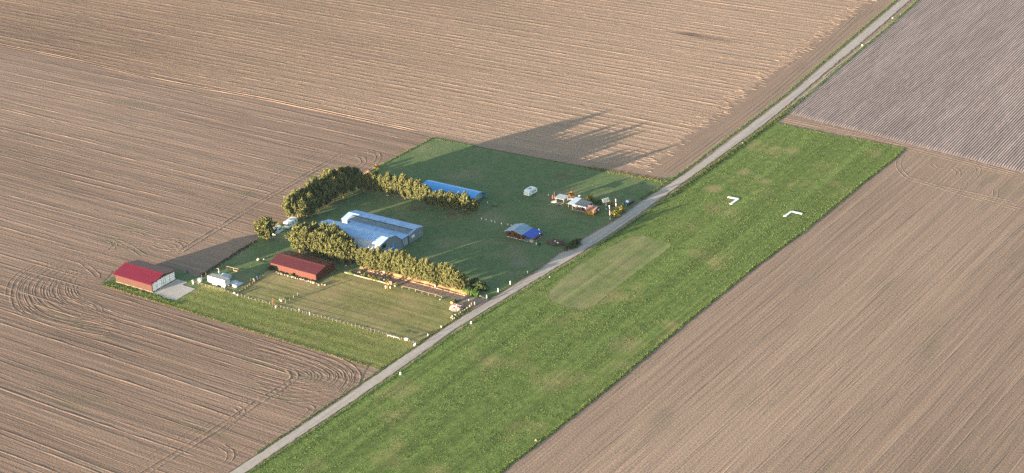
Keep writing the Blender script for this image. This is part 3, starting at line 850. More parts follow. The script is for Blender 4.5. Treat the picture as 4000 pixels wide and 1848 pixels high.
row2 = [(1815, 1134, 5.6, 1.6), (1793, 1131, 6.6, 1.6), (1771, 1126, 7.0, 1.6), (1748, 1121, 7.4, 1.7), (1724, 1116, 7.8, 1.7), (1700, 1112, 7.7, 1.7), (1677, 1106, 8.0, 1.7), (1654, 1101, 8.2, 1.7), (1630, 1096, 7.9, 1.7),
        (1607, 1090, 8.6, 1.8), (1583, 1085, 8.8, 1.7), (1560, 1079, 8.3, 1.8), (1536, 1073, 8.6, 1.7), (1512, 1067, 8.2, 1.8), (1489, 1061, 8.3, 1.7), (1465, 1056, 7.5, 1.8), (1442, 1050, 7.0, 1.7), (1420, 1044, 6.4, 1.7)]
for i, (a, b, h, r) in enumerate(row2): pine(a + random.uniform(-4, 4), b + 4 + random.uniform(-4, 4), h + random.uniform(-.8, .7), r * random.uniform(.76, 1.08), f'sunlit pine in the long row above the yellow bank, {ORD[i]} from the road end', G2)
G3 = 'pines of the tree belt behind the motorhomes'
outer = [(1140, 862, 7.9, 2.2), (1165, 848, 8.2, 2.3), (1190, 833, 9.0, 2.4), (1215, 818, 9.0, 2.3), (1240, 803, 9.0, 2.4), (1265, 788, 8.4, 2.3), (1290, 773, 9.0, 2.4), (1315, 758, 8.4, 2.3), (1340, 744, 8.3, 2.3), (1366, 731, 7.2, 2.2), (1392, 722, 6.0, 2.0)]
inner = [(1188, 862, 7.0, 2.2), (1218, 846, 7.4, 2.3), (1248, 826, 7.6, 2.3), (1278, 806, 7.6, 2.3), (1308, 788, 8.0, 2.4), (1342, 772, 7.8, 2.2), (1378, 756, 7.0, 2.1), (1415, 752, 6.6, 2.1), (1442, 752, 6.4, 2.0)]
for i, (a, b, h, r) in enumerate(outer): pine(a, b, h, r, f'pine on the field side of the tree belt, {ORD[i]} counting away from the motorhomes', G3)
for i, (a, b, h, r) in enumerate(inner): pine(a, b, h, r, f'shaded pine on the lawn side of the tree belt, {ORD[i]} counting away from the motorhomes', G3)
G4 = 'pines in the row before the blue tunnel'
row4 = [(1468, 757, 6.2, 1.8), (1493, 763, 6.6, 1.8), (1523, 769, 7.2, 1.9), (1553, 775, 6.8, 1.8), (1583, 783, 7.0, 1.9), (1612, 790, 6.9, 1.9), (1640, 796, 6.4, 1.9), (1670, 803, 6.6, 2.0), (1702, 812, 6.0, 1.9), (1730, 819, 6.3, 2.0), (1762, 826, 5.8, 2.0), (1792, 832, 6.2, 2.0), (1822, 838, 6.6, 2.0), (1850, 836, 5.6, 1.8)]
for i, (a, b, h, r) in enumerate(row4): pine(a, b, h, r, f'pine in the row before the blue tunnel, {ORD[i]} from the left end', G4)
pine(1044, 938, 7.2, 3.0, 'broad single pine standing alone beside the smaller motorhome', 'single pines')

def leaf_bush(name, label, cat, loc, r, h, m, n=260, leaf=.22, stem=None, group=None, rz=0):
    root = thing(name, label, cat, loc, rz, group)
    a = rng.uniform(0, 2 * np.pi, n); t = np.sqrt(rng.uniform(0, 1, n)); z = rng.uniform(0.02, 1, n)
    k = np.sqrt(np.clip(1 - (z - .35) ** 2 / .45, .05, 1)) * (1 + .25 * np.sin(a * 3 + z * 5))
    rx, ry = (r, r) if isinstance(r, (int, float)) else r
    X = rx * t * k * np.cos(a); Y = ry * t * k * np.sin(a); Z = h * z
    V = np.zeros((n, 3, 3))
    for j in range(3):
        V[:, j] = np.stack([X, Y, Z], 1) + rng.normal(0, leaf, (n, 3))
    V[..., 2] = np.maximum(V[..., 2], .01)
    fastmesh('foliage', V.reshape(-1, 3), 3, m, root)
    mb = MB()
    for i in range(4):
        an = i * 1.7; mb.tube([(0, 0, 0), (rx * .3 * math.cos(an), ry * .3 * math.sin(an), h * .5), (rx * .5 * math.cos(an), ry * .5 * math.sin(an), h * .8)], .05, 4, .02)
    mb.build('stem', 'bark_dark', root)
    return root

leaf_bush('bush', 'small orange-leaved tree behind the open pavilion', 'tree', P(2233, 772), 1.0, 2.0, 'leaves_orange', 220, .2)
leaf_bush('bush', 'larger yellow-green bush behind the long shelter roof', 'bush', P(2306, 787), 1.6, 1.9, 'leaves_yellow', 380, .2)
leaf_bush('bush', 'low green bush at the right rear of the long shelter', 'bush', P(2336, 797), 1.2, 1.3, 'leaves_bright', 260, .2)
leaf_bush('bush', 'rounded yellow-green bush between the striped poles', 'bush', P(2386, 806), 1.0, 1.6, 'leaves_yellow', 240, .18)
leaf_bush('bush', 'olive bush in front of the dark blue car', 'bush', P(2427, 828), 1.4, 1.9, 'leaves_yellow', 320, .2)
leaf_bush('bush', 'golden green bush beside the road and nearest striped pole', 'bush', P(2405, 846), 1.4, 1.8, 'leaves_yellow', 340, .2)
leaf_bush('bush', 'small dark bush behind the nearest striped pole', 'bush', P(2405, 828), 1.0, 1.2, 'leaves_dark', 200, .2)
leaf_bush('hedge', 'low dark green hedge beside the road by the brush pile', 'hedge', P(2240, 962), (1.6, 4.0), 1.5, 'leaves_dark', 900, .22)
leaf_bush('bush', 'dark rounded bush in shade behind the last pine', 'bush', P(1855, 1122), 2.0, 2.6, 'leaves_dark', 700, .25)
leaf_bush('bush', 'dark rounded bush nearest the road at the row end', 'bush', P(1882, 1132), 1.9, 2.3, 'leaves_dark', 700, .25)
leaf_bush('bush', 'small green bush below the rubble at the barn wall', 'bush', P(1138, 1080), .7, .9, 'leaves_bright', 120, .15)
leaf_bush('bush', 'green weeds at the left corner of the maroon-roofed barn', 'bush', P(1058, 1052), 1.1, .9, 'leaves_dark', 240, .18)
leaf_bush('bush', 'small olive shrubs beside the larger motorhome', 'bush', P(1092, 884), .9, 1.3, 'leaves_yellow', 200, .18)
leaf_bush('sapling', 'bare reddish narrow sapling on the paddock fence', 'tree', P(1068, 1197), .42, 2.5, 'leaves_orange', 130, .10)

# ------------------------------------------------------------------ buildings
# crimson-roofed barn with white doors
x0, x1 = -108.2, -92.8; y0, y1 = -66.1, -56.2; ym = (y0 + y1) / 2
b = thing('barn', 'barn with crimson metal roof and white doors beside the tilled field', 'barn', (x0, y0, 0))
Lx, Ly = x1 - x0, y1 - y0
mb = MB(); mb.prism([(0, .35), (Ly, .35), (Ly, 2.9), (Ly / 2, 4.1), (0, 2.9)], 0, Lx); mb.build('wall', 'red_wall', b)
mb = MB(); mb.box(-.08, Lx + .08, -.08, Ly + .08, 0, .30); mb.build('foundation', 'stone', b)
mb = MB(); mb.shell([(-.5, 2.82), (Ly / 2, 4.16), (Ly + .5, 2.82)], -.5, Lx + .5, .10); rf = mb.build('roof', 'red_roof', b)
mb = MB(); mb.shell([(Ly / 2 - .35, 4.20), (Ly / 2, 4.30), (Ly / 2 + .35, 4.20)], -.55, Lx + .55, .05); mb.build('ridge_cap', 'red_roof', rf)
mb = MB(); mb.box(-.5, Lx + .5, -.62, -.51, 2.72, 2.86); mb.build('gutter', 'red_roof', rf)
ds = [(.25, 2.05), (2.2, 3.95), (4.1, 4.75), (4.9, 5.55), (5.7, 7.45), (7.6, 9.6)]
for a, c in ds:
    mb = MB(); mb.box(Lx + .01, Lx + .08, a, c, .38, 2.75 + .35 * (1 - abs((a + c) / 2 - Ly / 2) / (Ly / 2)))
    d = mb.build('door', 'door_white', b)
    mb = MB(); mb.box(Lx + .08, Lx + .12, c - .25, c - .15, 1.2, 1.5); mb.build('handle', 'black', d)
mb = MB(); mb.box(Lx + .005, Lx + .06, .1, Ly - .1, 3.12, 3.3); mb.build('door_rail', 'dark_trim', b)
mb = MB()
pts = [P(602, 1149), P(640, 1140), P(668, 1158), P(700, 1166), P(763, 1129), P(720, 1108), P(690, 1090)]
mb = MB(); ap = [(-92.65, -66.2), (-88.3, -66.0), (-88.0, -67.0), (-82.9, -66.2), (-82.9, -58.1), (-88.4, -58.0), (-88.3, -55.9), (-92.65, -55.9)]
mb.loft([(x, y, .0) for x, y in ap], [(x, y, .07) for x, y in ap])
tag(mb.build('concrete_apron', 'concrete'), 'pale concrete apron before the white doors of the crimson barn', 'apron', kind='structure')

# maroon-roofed barn
x0, x1 = -71.5, -53.4; y0, y1 = -36.9, -28.2; Lx, Ly = x1 - x0, y1 - y0
b = thing('barn', 'long barn with maroon roof and rust-brown walls below the pines', 'barn', (x0, y0, 0))
mb = MB()
mb.box(2.7, Lx, 0, .12, 0, 2.3); mb.box(0, 2.7, 0, .12, 1.55, 2.3)      # front wall with an open corner porch
mb.box(2.7, 2.82, .12, 2.6, 0, 2.3); mb.box(0, 2.7, 2.6, 2.72, 0, 2.3)
mb.box(0, .12, 2.72, Ly, 0, 2.3); mb.box(.12, Lx, Ly - .12, Ly, 0, 2.3)
mb.prism([(.12, 0), (Ly - .12, 0), (Ly - .12, 2.3), (Ly / 2, 3.15), (.12, 2.3)], Lx - .12, Lx)
mb.prism([(2.72, 2.3), (Ly, 2.3), (Ly / 2, 3.15)], .0, .12)
mb.build('wall', 'brown_wall', b)
mb = MB(); mb.box(0, .15, 0, .15, 0, 1.55); mb.build('porch_post', 'brown_wall', b)
mb = MB(); mb.shell([(-.35, 2.28), (Ly / 2, 3.22), (Ly + .35, 2.28)], -.35, Lx + .35, .09); rf = mb.build('roof', 'maroon_roof', b)
mb = MB(); mb.shell([(Ly / 2 - .3, 3.25), (Ly / 2, 3.36), (Ly / 2 + .3, 3.25)], -.38, Lx + .38, .05); mb.build('ridge_cap', 'maroon_roof', rf)
mb = MB(); mb.box(Lx - .4, Lx + .34, -.42, -.36, 2.2, 2.34); mb.tube([(Lx - .05, -.08, 0), (Lx - .05, -.08, 2.25)], .05); mb.build('gutter', 'dark_trim', rf)

# hangar B (gambrel) and hangar A (low gable), joined by a low link
cx, cy = P(1531, 995); xl, yl = P(1273, 854.6, 6.3)
hx1 = -44.3
prof = [(-7.1, 0), (-6.1, 3.1), (-3.3, 5.55), (0, 6.25), (3.3, 5.55), (6.1, 3.1), (7.1, 0)]
cy = -12.9
hx0 = xl
b = thing('hangar', 'tall pale hangar with gambrel roof and blue door, sun dapples in its colour', 'hangar', (hx0, cy, 0))
Lx = hx1 - hx0
for u0 in (Lx - .2, .05):
    mb = MB(); mb.prism([(y * .97, z * .985) for y, z in prof], u0, u0 + .15); mb.build('gable_wall', 'pale_wall', b)
mb = MB(); mb.shell(prof[2:5], 0, Lx, .08); mb.build('roof', 'pale_roof', b)
mb = MB(); mb.shell(prof[4:], 0, Lx, .08); mb.build('side_wall', 'pale_wall', b)
mb = MB()                                        # crumpled white sheet hung over the sunny flank
R2 = random.Random(5); nx, nz = 46, 8; grid = []
for i in range(nx + 1):
    for j in range(nz + 1):
        t = j / nz
        if t < .6: a, c, k = prof[2], prof[1], t / .6
        else: a, c, k = prof[1], prof[0], (t - .6) / .4
        yy = a[0] + (c[0] - a[0]) * k; zz = a[1] + (c[1] - a[1]) * k
        j_ = 0 if j == 0 else R2.uniform(-.34, .34)
        grid.append((Lx * i / nx, yy - .12 + j_, max(.02, zz + .08 + j_ * .5)))
mb.add(grid, [(i * (nz + 1) + j, (i + 1) * (nz + 1) + j, (i + 1) * (nz + 1) + j + 1, i * (nz + 1) + j + 1) for i in range(nx) for j in range(nz)])
mb.build('side_sheet', 'tarp_white', b)
mb = MB(); mb.box(Lx - .04, Lx + .05, -2.6, 3.4, .02, 3.3); dr = mb.build('door', 'door_blue', b)
mb = MB(); mb.box(Lx - .04, Lx + .10, -2.8, 3.6, 3.31, 3.45); mb.build('door_rail', 'metal', dr)
mb = MB(); mb.box(Lx - .04, Lx + .03, -3.3, -1.5, 3.75, 5.05); w_ = mb.build('window', 'glass', b)
mb = MB(); mb.box(Lx - .03, Lx + .01, -3.42, -1.38, 3.6, 3.74); mb.build('sill', 'white_dirty', w_)
# hangar A
ax0 = P(1372, 825, 3.5)[0]; ay0, ay1 = -2.8, 4.2
b = thing('hangar', 'low blue-grey hangar with dark panel strip along its roof', 'hangar', (ax0, ay0, 0))
Lx, Ly = -44.6 - ax0, ay1 - ay0
yr = Ly * .55
mb = MB(); mb.prism([(0, 0), (Ly, 0), (Ly, 2.9), (yr, 3.5), (0, 2.8)], Lx - .15, Lx); mb.prism([(0, 0), (Ly, 0), (Ly, 2.9), (yr, 3.5), (0, 2.8)], 0, .15)
mb.box(.15, Lx - .15, 0, .12, 0, 2.8); mb.box(.15, Lx - .15, Ly - .12, Ly, 0, 2.85); mb.build('wall', 'pale_wall', b)
mb = MB(); mb.shell([(-.15, 2.80), (yr, 3.58), (Ly + .25, 2.86)], -.1, Lx + .15, .07); rf = mb.build('roof', 'pale_roof', b)
mb = MB()
def onroof(y): return 2.80 + (3.58 - 2.80) * (y + .15) / (yr + .15) + .08
mb.shell([(.25, onroof(.25)), (2.55, onroof(2.55))], 2.2, Lx - .6, .05); mb.build('panel_strip', 'panel_dark', rf)
mb = MB(); mb.shell([(2.62, onroof(2.62)), (2.8, onroof(2.8))], 2.2, Lx - .5, .10); mb.build('dark_strip', 'dark_trim', rf)  # narrow dark strip just above the panel strip
mb = MB(); mb.shell([(yr - .25, 3.64), (yr, 3.72), (yr + .25, 3.64)], Lx - 1.3, Lx + .18, .05); mb.build('ridge_cap', 'white_dirty', rf)
for (a, c, mm) in ((1.2, 2.6, 'door_white'), (4.9, 6.1, 'panel_dark')):
    mb = MB(); mb.box(Lx + .01, Lx + .05, a, c, 1.35, 2.15); w_ = mb.build('window', mm, b)
    mb = MB(); mb.box(Lx + .01, Lx + .09, a - .05, c + .05, 1.25, 1.34); mb.build('sill', 'white_dirty', w_)
# link between the hangars
b = thing('link_shed', 'low pale link shed between the two hangars', 'shed', (ax0 + 4, -6.4, 0))
Lx = -44.9 - (ax0 + 4)
mb = MB(); mb.box(Lx - .12, Lx, .2, 3.4, 0, 2.5); mb.build('wall', 'pale_wall', b)
mb = MB(); mb.shell([(-.6, 2.62), (3.5, 2.74)], 0, Lx + .1, .06); mb.build('roof', 'pale_roof', b)
for (a, c) in ((.4, 1.5), (1.7, 3.0)):
    mb = MB(); mb.box(Lx + .01, Lx + .06, a, c, .05, 2.2); mb.build('door', 'grey_sheet', b)

# blue tunnel
xr, yr_ = P(1872, 754, 3.0); xl_, yl_ = P(1665, 705, 3.0)
b = thing('tunnel_shed', 'long bright blue tarpaulin tunnel behind the pine row', 'tunnel', (xl_, (yr_ + yl_) / 2, 0))
Lx = xr - xl_
prof = [(-3.4, 0), (-3.3, 1.2), (-2.75, 2.0), (-1.5, 2.65), (0, 3.0), (1.5, 2.65), (2.75, 2.0), (3.3, 1.2), (3.4, 0)]
mb = MB(); mb.shell(prof, 0, Lx, .05); mb.build('cover', 'tarp_blue', b)
mb = MB(); mb.prism([(y * .97, z * .97) for y, z in prof], .05, .12); mb.build('end_sheet', 'tarp_blue', b)
for k in (0.06, .25, .5, .75, .98): mb = MB(); mb.tube([(Lx * k, y * .97, z * .97) for y, z in prof], .04, 5); mb.build('hoop', 'metal', b)
mb = MB(); mb.prism([(y * .95, z * .94) for y, z in prof], Lx - 1.4, Lx - 1.3); mb.build('end_wall', 'grey_sheet', b)

# brown cabin
x0, y0 = -20.6, 15.2; Lx, Ly = 6.1, 5.1
b = thing('cabin', 'brown wooden cabin with pale roof and royal blue awning', 'cabin', (x0, y0, 0))
mb = MB(); mb.prism([(0, .22), (Lx, .22), (Lx, 2.0), (Lx / 2, 2.85), (0, 2.0)], 0, Ly, 'y'); mb.build('wall', 'wood', b)
mb = MB(); mb.box(-.05, Lx + .05, -.05, Ly + .05, 0, .22); mb.build('foundation', 'white_dirty', b)
mb = MB(); mb.shell([(-.45, 1.90), (Lx / 2, 2.92)], -.35, Ly + .35, .08, 'y'); mb.build('roof', 'cabin_roof', b)
mb = MB(); mb.shell([(Lx / 2, 2.92), (Lx + .15, 1.98)], -.35, Ly + .35, .08, 'y'); rf = mb.build('roof', 'cabin_roof_clear', b)
mb = MB(); mb.shell([(-.5, 1.82), (Lx / 2, 2.86), (Lx + .18, 1.92)], -.42, -.36, .16, 'y'); mb.build('bargeboard', 'cabin_roof', b)
for a, c in ((1.0, 1.9), (2.9, 3.6)):
    mb = MB(); mb.box(a, c, -.05, -.01, .9, 1.7); mb.build('window', 'glass', b)
mb = MB(); mb.box(4.3, 5.1, -.05, -.01, .24, 1.75); mb.build('door', 'dark_trim', b)
mb = MB(); mb.shell([(Lx + .18, 2.02), (Lx + 4.0, 1.55)], -.2, Ly + .3, .05, 'y'); mb.build('awning', 'tarp_royal', b)
for yy in (0, Ly / 2, Ly): mb = MB(); mb.box(Lx + 3.75, Lx + 3.87, yy, yy + .12, 0, 1.5); mb.build('awning_post', 'wood', b)
mb = MB(); mb.box(Lx + .05, Lx + 3.9, -.1, Ly + .1, 0, .14); mb.build('deck', 'grey_sheet', b)
mb = MB(); mb.box(Lx + 3.6, Lx + 3.72, .2, Ly, .14, .95); mb.build('railing', 'wood', b)
mb = MB(); mb.box(0, 1.3, 0, .5, .14, .75); mb.box(.1, 1.2, .05, .45, .75, .85)
t_ = thing('cabinet', 'cream low cabinet on the cabin deck under the awning', 'cabinet', (x0 + Lx + 2.6, y0 + .1, 0)); mb.build('case', 'cream', t_)

# open pavilion with a table set
cs = [P(2165.7, 771.5, 1.9), P(2188.9, 758.9, 1.9), P(2223.7, 768.6, 1.9), P(2198.5, 779.6, 1.9)]
mxx = sum(c[0] for c in cs) / 4; mxy = sum(c[1] for c in cs) / 4
x0 = (cs[0][0] + cs[1][0]) / 2; x1 = (cs[2][0] + cs[3][0]) / 2; y0 = (cs[0][1] + cs[3][1]) / 2; y1 = (cs[1][1] + cs[2][1]) / 2
b = thing('pavilion', 'open wooden pavilion with flat pale roof left of the shelter', 'pavilion', (x0, y0, 0))
Lx, Ly = x1 - x0, y1 - y0
mb = MB(); mb.shell([(-.1, 1.85), (Ly + .1, 2.0)], -.1, Lx + .1, .07); mb.build('roof', 'grey_sheet', b)
for px_, py_ in ((.2, .2), (Lx - .3, .2), (.2, Ly - .3), (Lx - .3, Ly - .3)):
    mb = MB(); mb.box(px_, px_ + .14, py_, py_ + .14, 0, 1.85)
    s_ = 1 if px_ < Lx / 2 else -1
    mb.tube([(px_ + .07, py_ + .07, 1.2), (px_ + .07 + s_ * .55, py_ + .07, 1.82)], .05, 4)
    mb.build('post', 'wood_pale', b)
q = P(2190, 800)
t_ = thing('picnic_table', 'grey wooden picnic table and benches under the pavilion', 'table', q, .1)
mb = MB(); mb.box(-.9, .9, -.4, .4, .68, .74); mb.build('top', 'wood_grey', t_)
for s_ in (-1, 1):
    mb = MB(); mb.box(-.9, .9, s_ * .75 - .14, s_ * .75 + .14, .40, .45); mb.build('bench', 'wood_grey', t_)
    mb = MB(); mb.box(s_ * .7 - .04, s_ * .7 + .04, -.8, .8, .34, .40); mb.box(s_ * .7 - .04, s_ * .7 + .04, -.35, -.27, 0, .68); mb.box(s_ * .7 - .04, s_ * .7 + .04, .27, .35, 0, .68); mb.build('leg', 'wood_grey', t_)
for i, (px_, py_, lb) in enumerate(((2206, 797, 'dark wooden bench stack right of the picnic table'), (2183, 799, 'dark wooden bench stack left of the picnic table'))):
    q = P(px_, py_); t_ = thing('bench', lb, 'bench', q, .3 + i)
    mb = MB(); mb.box(-.7, .7, -.2, .2, .40, .46); mb.build('seat', 'wood_grey', t_)
    for s_ in (-1, 1):
        mb = MB(); mb.box(s_ * .6 - .05, s_ * .6 + .05, -.18, .18, 0, .40); mb.build('leg', 'wood_grey', t_)
t_ = thing('parasol', 'folded orange-red parasol left of the pavilion', 'parasol', P(2160, 782))
mb = MB(); mb.lathe(0, 0, [(.06, .3), (.24, .5), (.26, 1.0), (.16, 1.6), (.02, 1.9)], 8); mb.build('canopy', 'red', t_)
mb = MB(); mb.cyl(0, 0, 0, 1.95, .03); mb.build('pole', 'metal', t_)
t_ = thing('mast', 'thin bare mast at the rear left pavilion corner', 'mast', P(2167, 784)); mb = MB(); mb.cyl(0, 0, 0, 3.2, .05, 6, .035); mb.build('pole', 'wood_pale', t_); mb = MB(); mb.cyl(0, 0, 0, .08, .2); mb.build('base', 'concrete', t_)
t_ = thing('planter', 'whitish trough on the ground beside the pavilion', 'trough', P(2164, 791), .4)
mb = MB(); mb.prism([(-.35, 0), (.35, 0), (.45, .4), (.38, .4), (.3, .08), (-.3, .08), (-.38, .4), (-.45, .4)], -.9, .9); mb.build('tub', 'white_dirty', t_)

# long shelter with the yellow shed
x0, y0 = -13.3, 41.2
b = thing('shelter', 'long timber shelter with arched front and dark panelled roof', 'shelter', (x0, y0, 0))
Lx, Ly = 5.5, 3.4
for k in range(4):
    xx = .1 + k * 1.72
    mb = MB(); mb.box(xx, xx + .12, 0, .12, 0, 2.05)
    if k < 3: mb.tube([(xx + .06, .06, 1.45), (xx + .35, .06, 1.85), (xx + .86, .06, 2.02), (xx + 1.37, .06, 1.85), (xx + 1.66, .06, 1.45)], .05, 4)
    mb.build('post', 'wood_pale', b)
    mb = MB(); mb.box(xx, xx + .12, Ly - .12, Ly, 0, 2.3); mb.build('post', 'wood_pale', b)
mb = MB(); mb.box(.1, Lx + .1, -.02, .05, 0.02, .55); mb.build('parapet', 'wood_grey', b)
mb = MB(); mb.box(0, Lx, .1, Ly, 0, .06); mb.build('floor', 'wood_grey', b)
mb = MB(); mb.box(.05, Lx, Ly - .1, Ly - .04, .06, 2.2); mb.build('back_wall', 'wood', b)
mb = MB(); mb.shell([(-.35, 2.08), (Ly + .2, 2.4)], .9, Lx + .1, .07); rf = mb.build('roof', 'slate', b)
mb = MB(); mb.box(.9, Lx + .1, -.42, -.36, 1.98, 2.2); mb.build('fascia', 'white_paint', rf)
mb = MB(); mb.shell([(-.35, 2.10), (Ly + 1.2, 2.42)], -1.5, .85, .05); mb.build('side_roof', 'blue_sheet', b)
for yy, zz in ((.1, 2.1), (Ly, 2.3)): mb = MB(); mb.box(-1.45, -1.33, yy, yy + .12, 0, zz); mb.build('side_post', 'wood_pale', b)
for px_, py_, lb in ((2247, 812, 'white round table under the left arch of the shelter'), (2273, 818, 'white round table with maroon cloth under the middle arch')):
    t_ = thing('round_table', lb, 'table', P(px_, py_))
    mb = MB(); mb.cyl(0, 0, .70, .75, .5, 12); mb.build('top', 'white_paint', t_); mb = MB(); mb.cyl(0, 0, .0, .70, .06); mb.build('leg', 'metal', t_)
    if 'maroon' in lb: mb = MB(); mb.lathe(0, 0, [(.46, .45), (.44, .76), (0.01, .77)], 10); mb.build('cloth', 'magenta', t_)
x0 = -7.7
b = thing('shed', 'small shed with yellow front and rusty pink roof', 'shed', (x0, 40.7, 0)); Lx, Ly = 3.0, 3.6
mb = MB(); mb.prism([(.05, 0), (Ly, 0), (Ly, 1.7), (Ly / 2, 2.2), (.05, 1.7)], 0, Lx); mb.build('wall', 'wood', b)
mb = MB(); mb.box(.35, Lx, -.04, .04, .1, 1.65); mb.build('front_panel', 'yellow_wall', b)
mb = MB(); mb.shell([(-.3, 1.66), (Ly / 2, 2.3), (Ly + .3, 1.66)], -.3, Lx + .3, .07); rf = mb.build('roof', 'rust_roof', b)
mb = MB(); mb.cyl(Lx * .55, Ly * .4, 2.1, 2.9, .08); mb.build('flue', 'metal', rf)
for yy, mm in ((.5, 'white_dirty'), (2.3, 'white_paint')):
    mb = MB(); mb.box(Lx + .01, Lx + .06, yy, yy + .7, .7, 1.3); mb.build('window', mm, b)
t_ = thing('satellite_dish', 'white dish behind the middle of the shelter roof', 'dish', P(2264, 793))
mb = MB(); mb.cyl(0, 0, 0, 2.4, .04); mb.build('pole', 'metal', t_); mb = MB(); mb.lathe(0, 0, [(.05, 2.35), (.32, 2.5), (.38, 2.62), (.3, 2.6)], 10); mb.build('dish', 'white_paint', t_)
t_ = thing('table', 'white trestle table behind the pavilion and shelter', 'table', P(2232, 785), .3)
mb = MB(); mb.box(-.8, .8, -.35, .35, .7, .76); mb.build('top', 'white_paint', t_)
for s_ in (-1, 1): mb = MB(); mb.box(s_ * .6 - .04, s_ * .6 + .04, -.3, .3, 0, .7); mb.build('leg', 'wood_pale', t_)

# striped poles and the solar panel
def striped_pole(name, px_, py_, h, label, cat='pole'):
    t_ = thing(name, label, cat, P(px_, py_))
    n = 6
    for k in range(n):
        mb = MB(); mb.cyl(0, 0, h * k / n, h * (k + 1) / n, .10, 8)
        mb.build('band', 'white_paint' if k % 3 != 1 else 'red', t_)
    return t_
t_ = striped_pole('solar_panel', 2368, 817, 3.0, 'tilted solar panel on a white striped pole', 'solar panel')
import mathutils
c0 = Vector((0, 0, 3.1))
def slab(name, m, w, l, t, dz, off=(0, 0)):
    mb = MB(); mb.box(off[0] - w / 2, off[0] + w / 2, off[1] - l / 2, off[1] + l / 2, dz, dz + t)
    o = mb.build(name, m, t_); o.location = c0; o.rotation_euler = (RAD(50), 0, RAD(62)); return o
slab('panel_frame', 'white_dirty', 2.4, 1.3, .06, 0)
slab('solar_cell', 'panel_dark', .85, .95, .02, .065, (-.55, 0)); slab('solar_cell', 'panel_dark', .85, .95, .02, .065, (.55, 0))
mb = MB(); mb.box(-.3, .3, -.3, .3, 0, .06); mb.build('base', 'concrete', t_)
for px_, py_, h, lb in ((2383, 856, 4.4, 'tall white and red banded pole nearest the road'), (2407, 819, 3.4, 'white banded pole with round head before the car')):
    t_ = striped_pole('striped_pole', px_, py_, h, lb)
    mb = MB(); mb.blob((0, 0, h + .14), .2, .05); mb.build('cap', 'white_paint' if h > 4 else 'cream', t_)
    mb = MB(); mb.box(-.25, .25, -.25, .25, 0, .05); mb.build('base', 'concrete', t_)

# ------------------------------------------------------------------ vehicles
def wheels(t_, xs, ys, r, w=.2):
    for xx in xs:
        for yy in ys:
            mb = MB(); mb.wheel(xx, yy, r, r, w, 14); o = mb.build('wheel', 'tyre', t_)
            mb = MB(); mb.wheel(xx + (.03 if xx > 0 else -.03), yy, r, r * .55, w, 10); mb.build('rim', 'metal', o)

def caravan(loc, rz, label, w=2.1, l=4.3, h=1.75):
    t_ = thing('caravan', label, 'caravan', loc, rz)
    y0, y1 = -l / 2, l / 2
    prof = [(y0 + .10, .35), (y0, .75), (y0 + .12, 1.25), (y0 + .45, h), (y0 + .75, h + .08), (y1 - .5, h + .08), (y1 - .18, h - .12), (y1, .8), (y1 - .06, .35)]
    mb = MB(); mb.prism(prof, -w / 2, w / 2); mb.build('body', 'white_paint', t_)
    mb = MB(); mb.quad((-w * .38, y0 + .035, .85), (w * .38, y0 + .035, .85), (w * .36, y0 + .14, 1.32), (-w * .36, y0 + .14, 1.32)); mb.build('window', 'glass', t_)
    for s_ in (-1, 1):
        for a, c in ((-.4, .25), (.75, 1.35)):
            mb = MB(); mb.box(s_ * w / 2 - .015, s_ * w / 2 + .02, a, c, .95, 1.4); mb.build('window', 'glass', t_)
    mb = MB(); mb.box(w / 2 - .01, w / 2 + .012, y0 + .2, y1 - .2, .55, .64); mb.build('stripe', 'grey_sheet', t_)
    mb = MB(); mb.box(-.4, .4, -.5, .4, h + .085, h + .17); mb.build('roof_vent', 'glass_blue', t_)
    mb = MB(); mb.tube([(-.5, y0 + .1, .4), (0, y0 - 1.0, .38)], .05); mb.tube([(.5, y0 + .1, .4), (0, y0 - 1.0, .38)], .05); mb.cyl(0, y0 - .95, 0, .4, .05); mb.build('drawbar', 'metal', t_)
    wheels(t_, (-w / 2 + .12, w / 2 - .12), (.1,), .32)
    return t_
caravan((-32.2, 45.5), RAD(-3), 'white caravan parked alone on the dark lawn', 2.2, 4.5, 2.0)

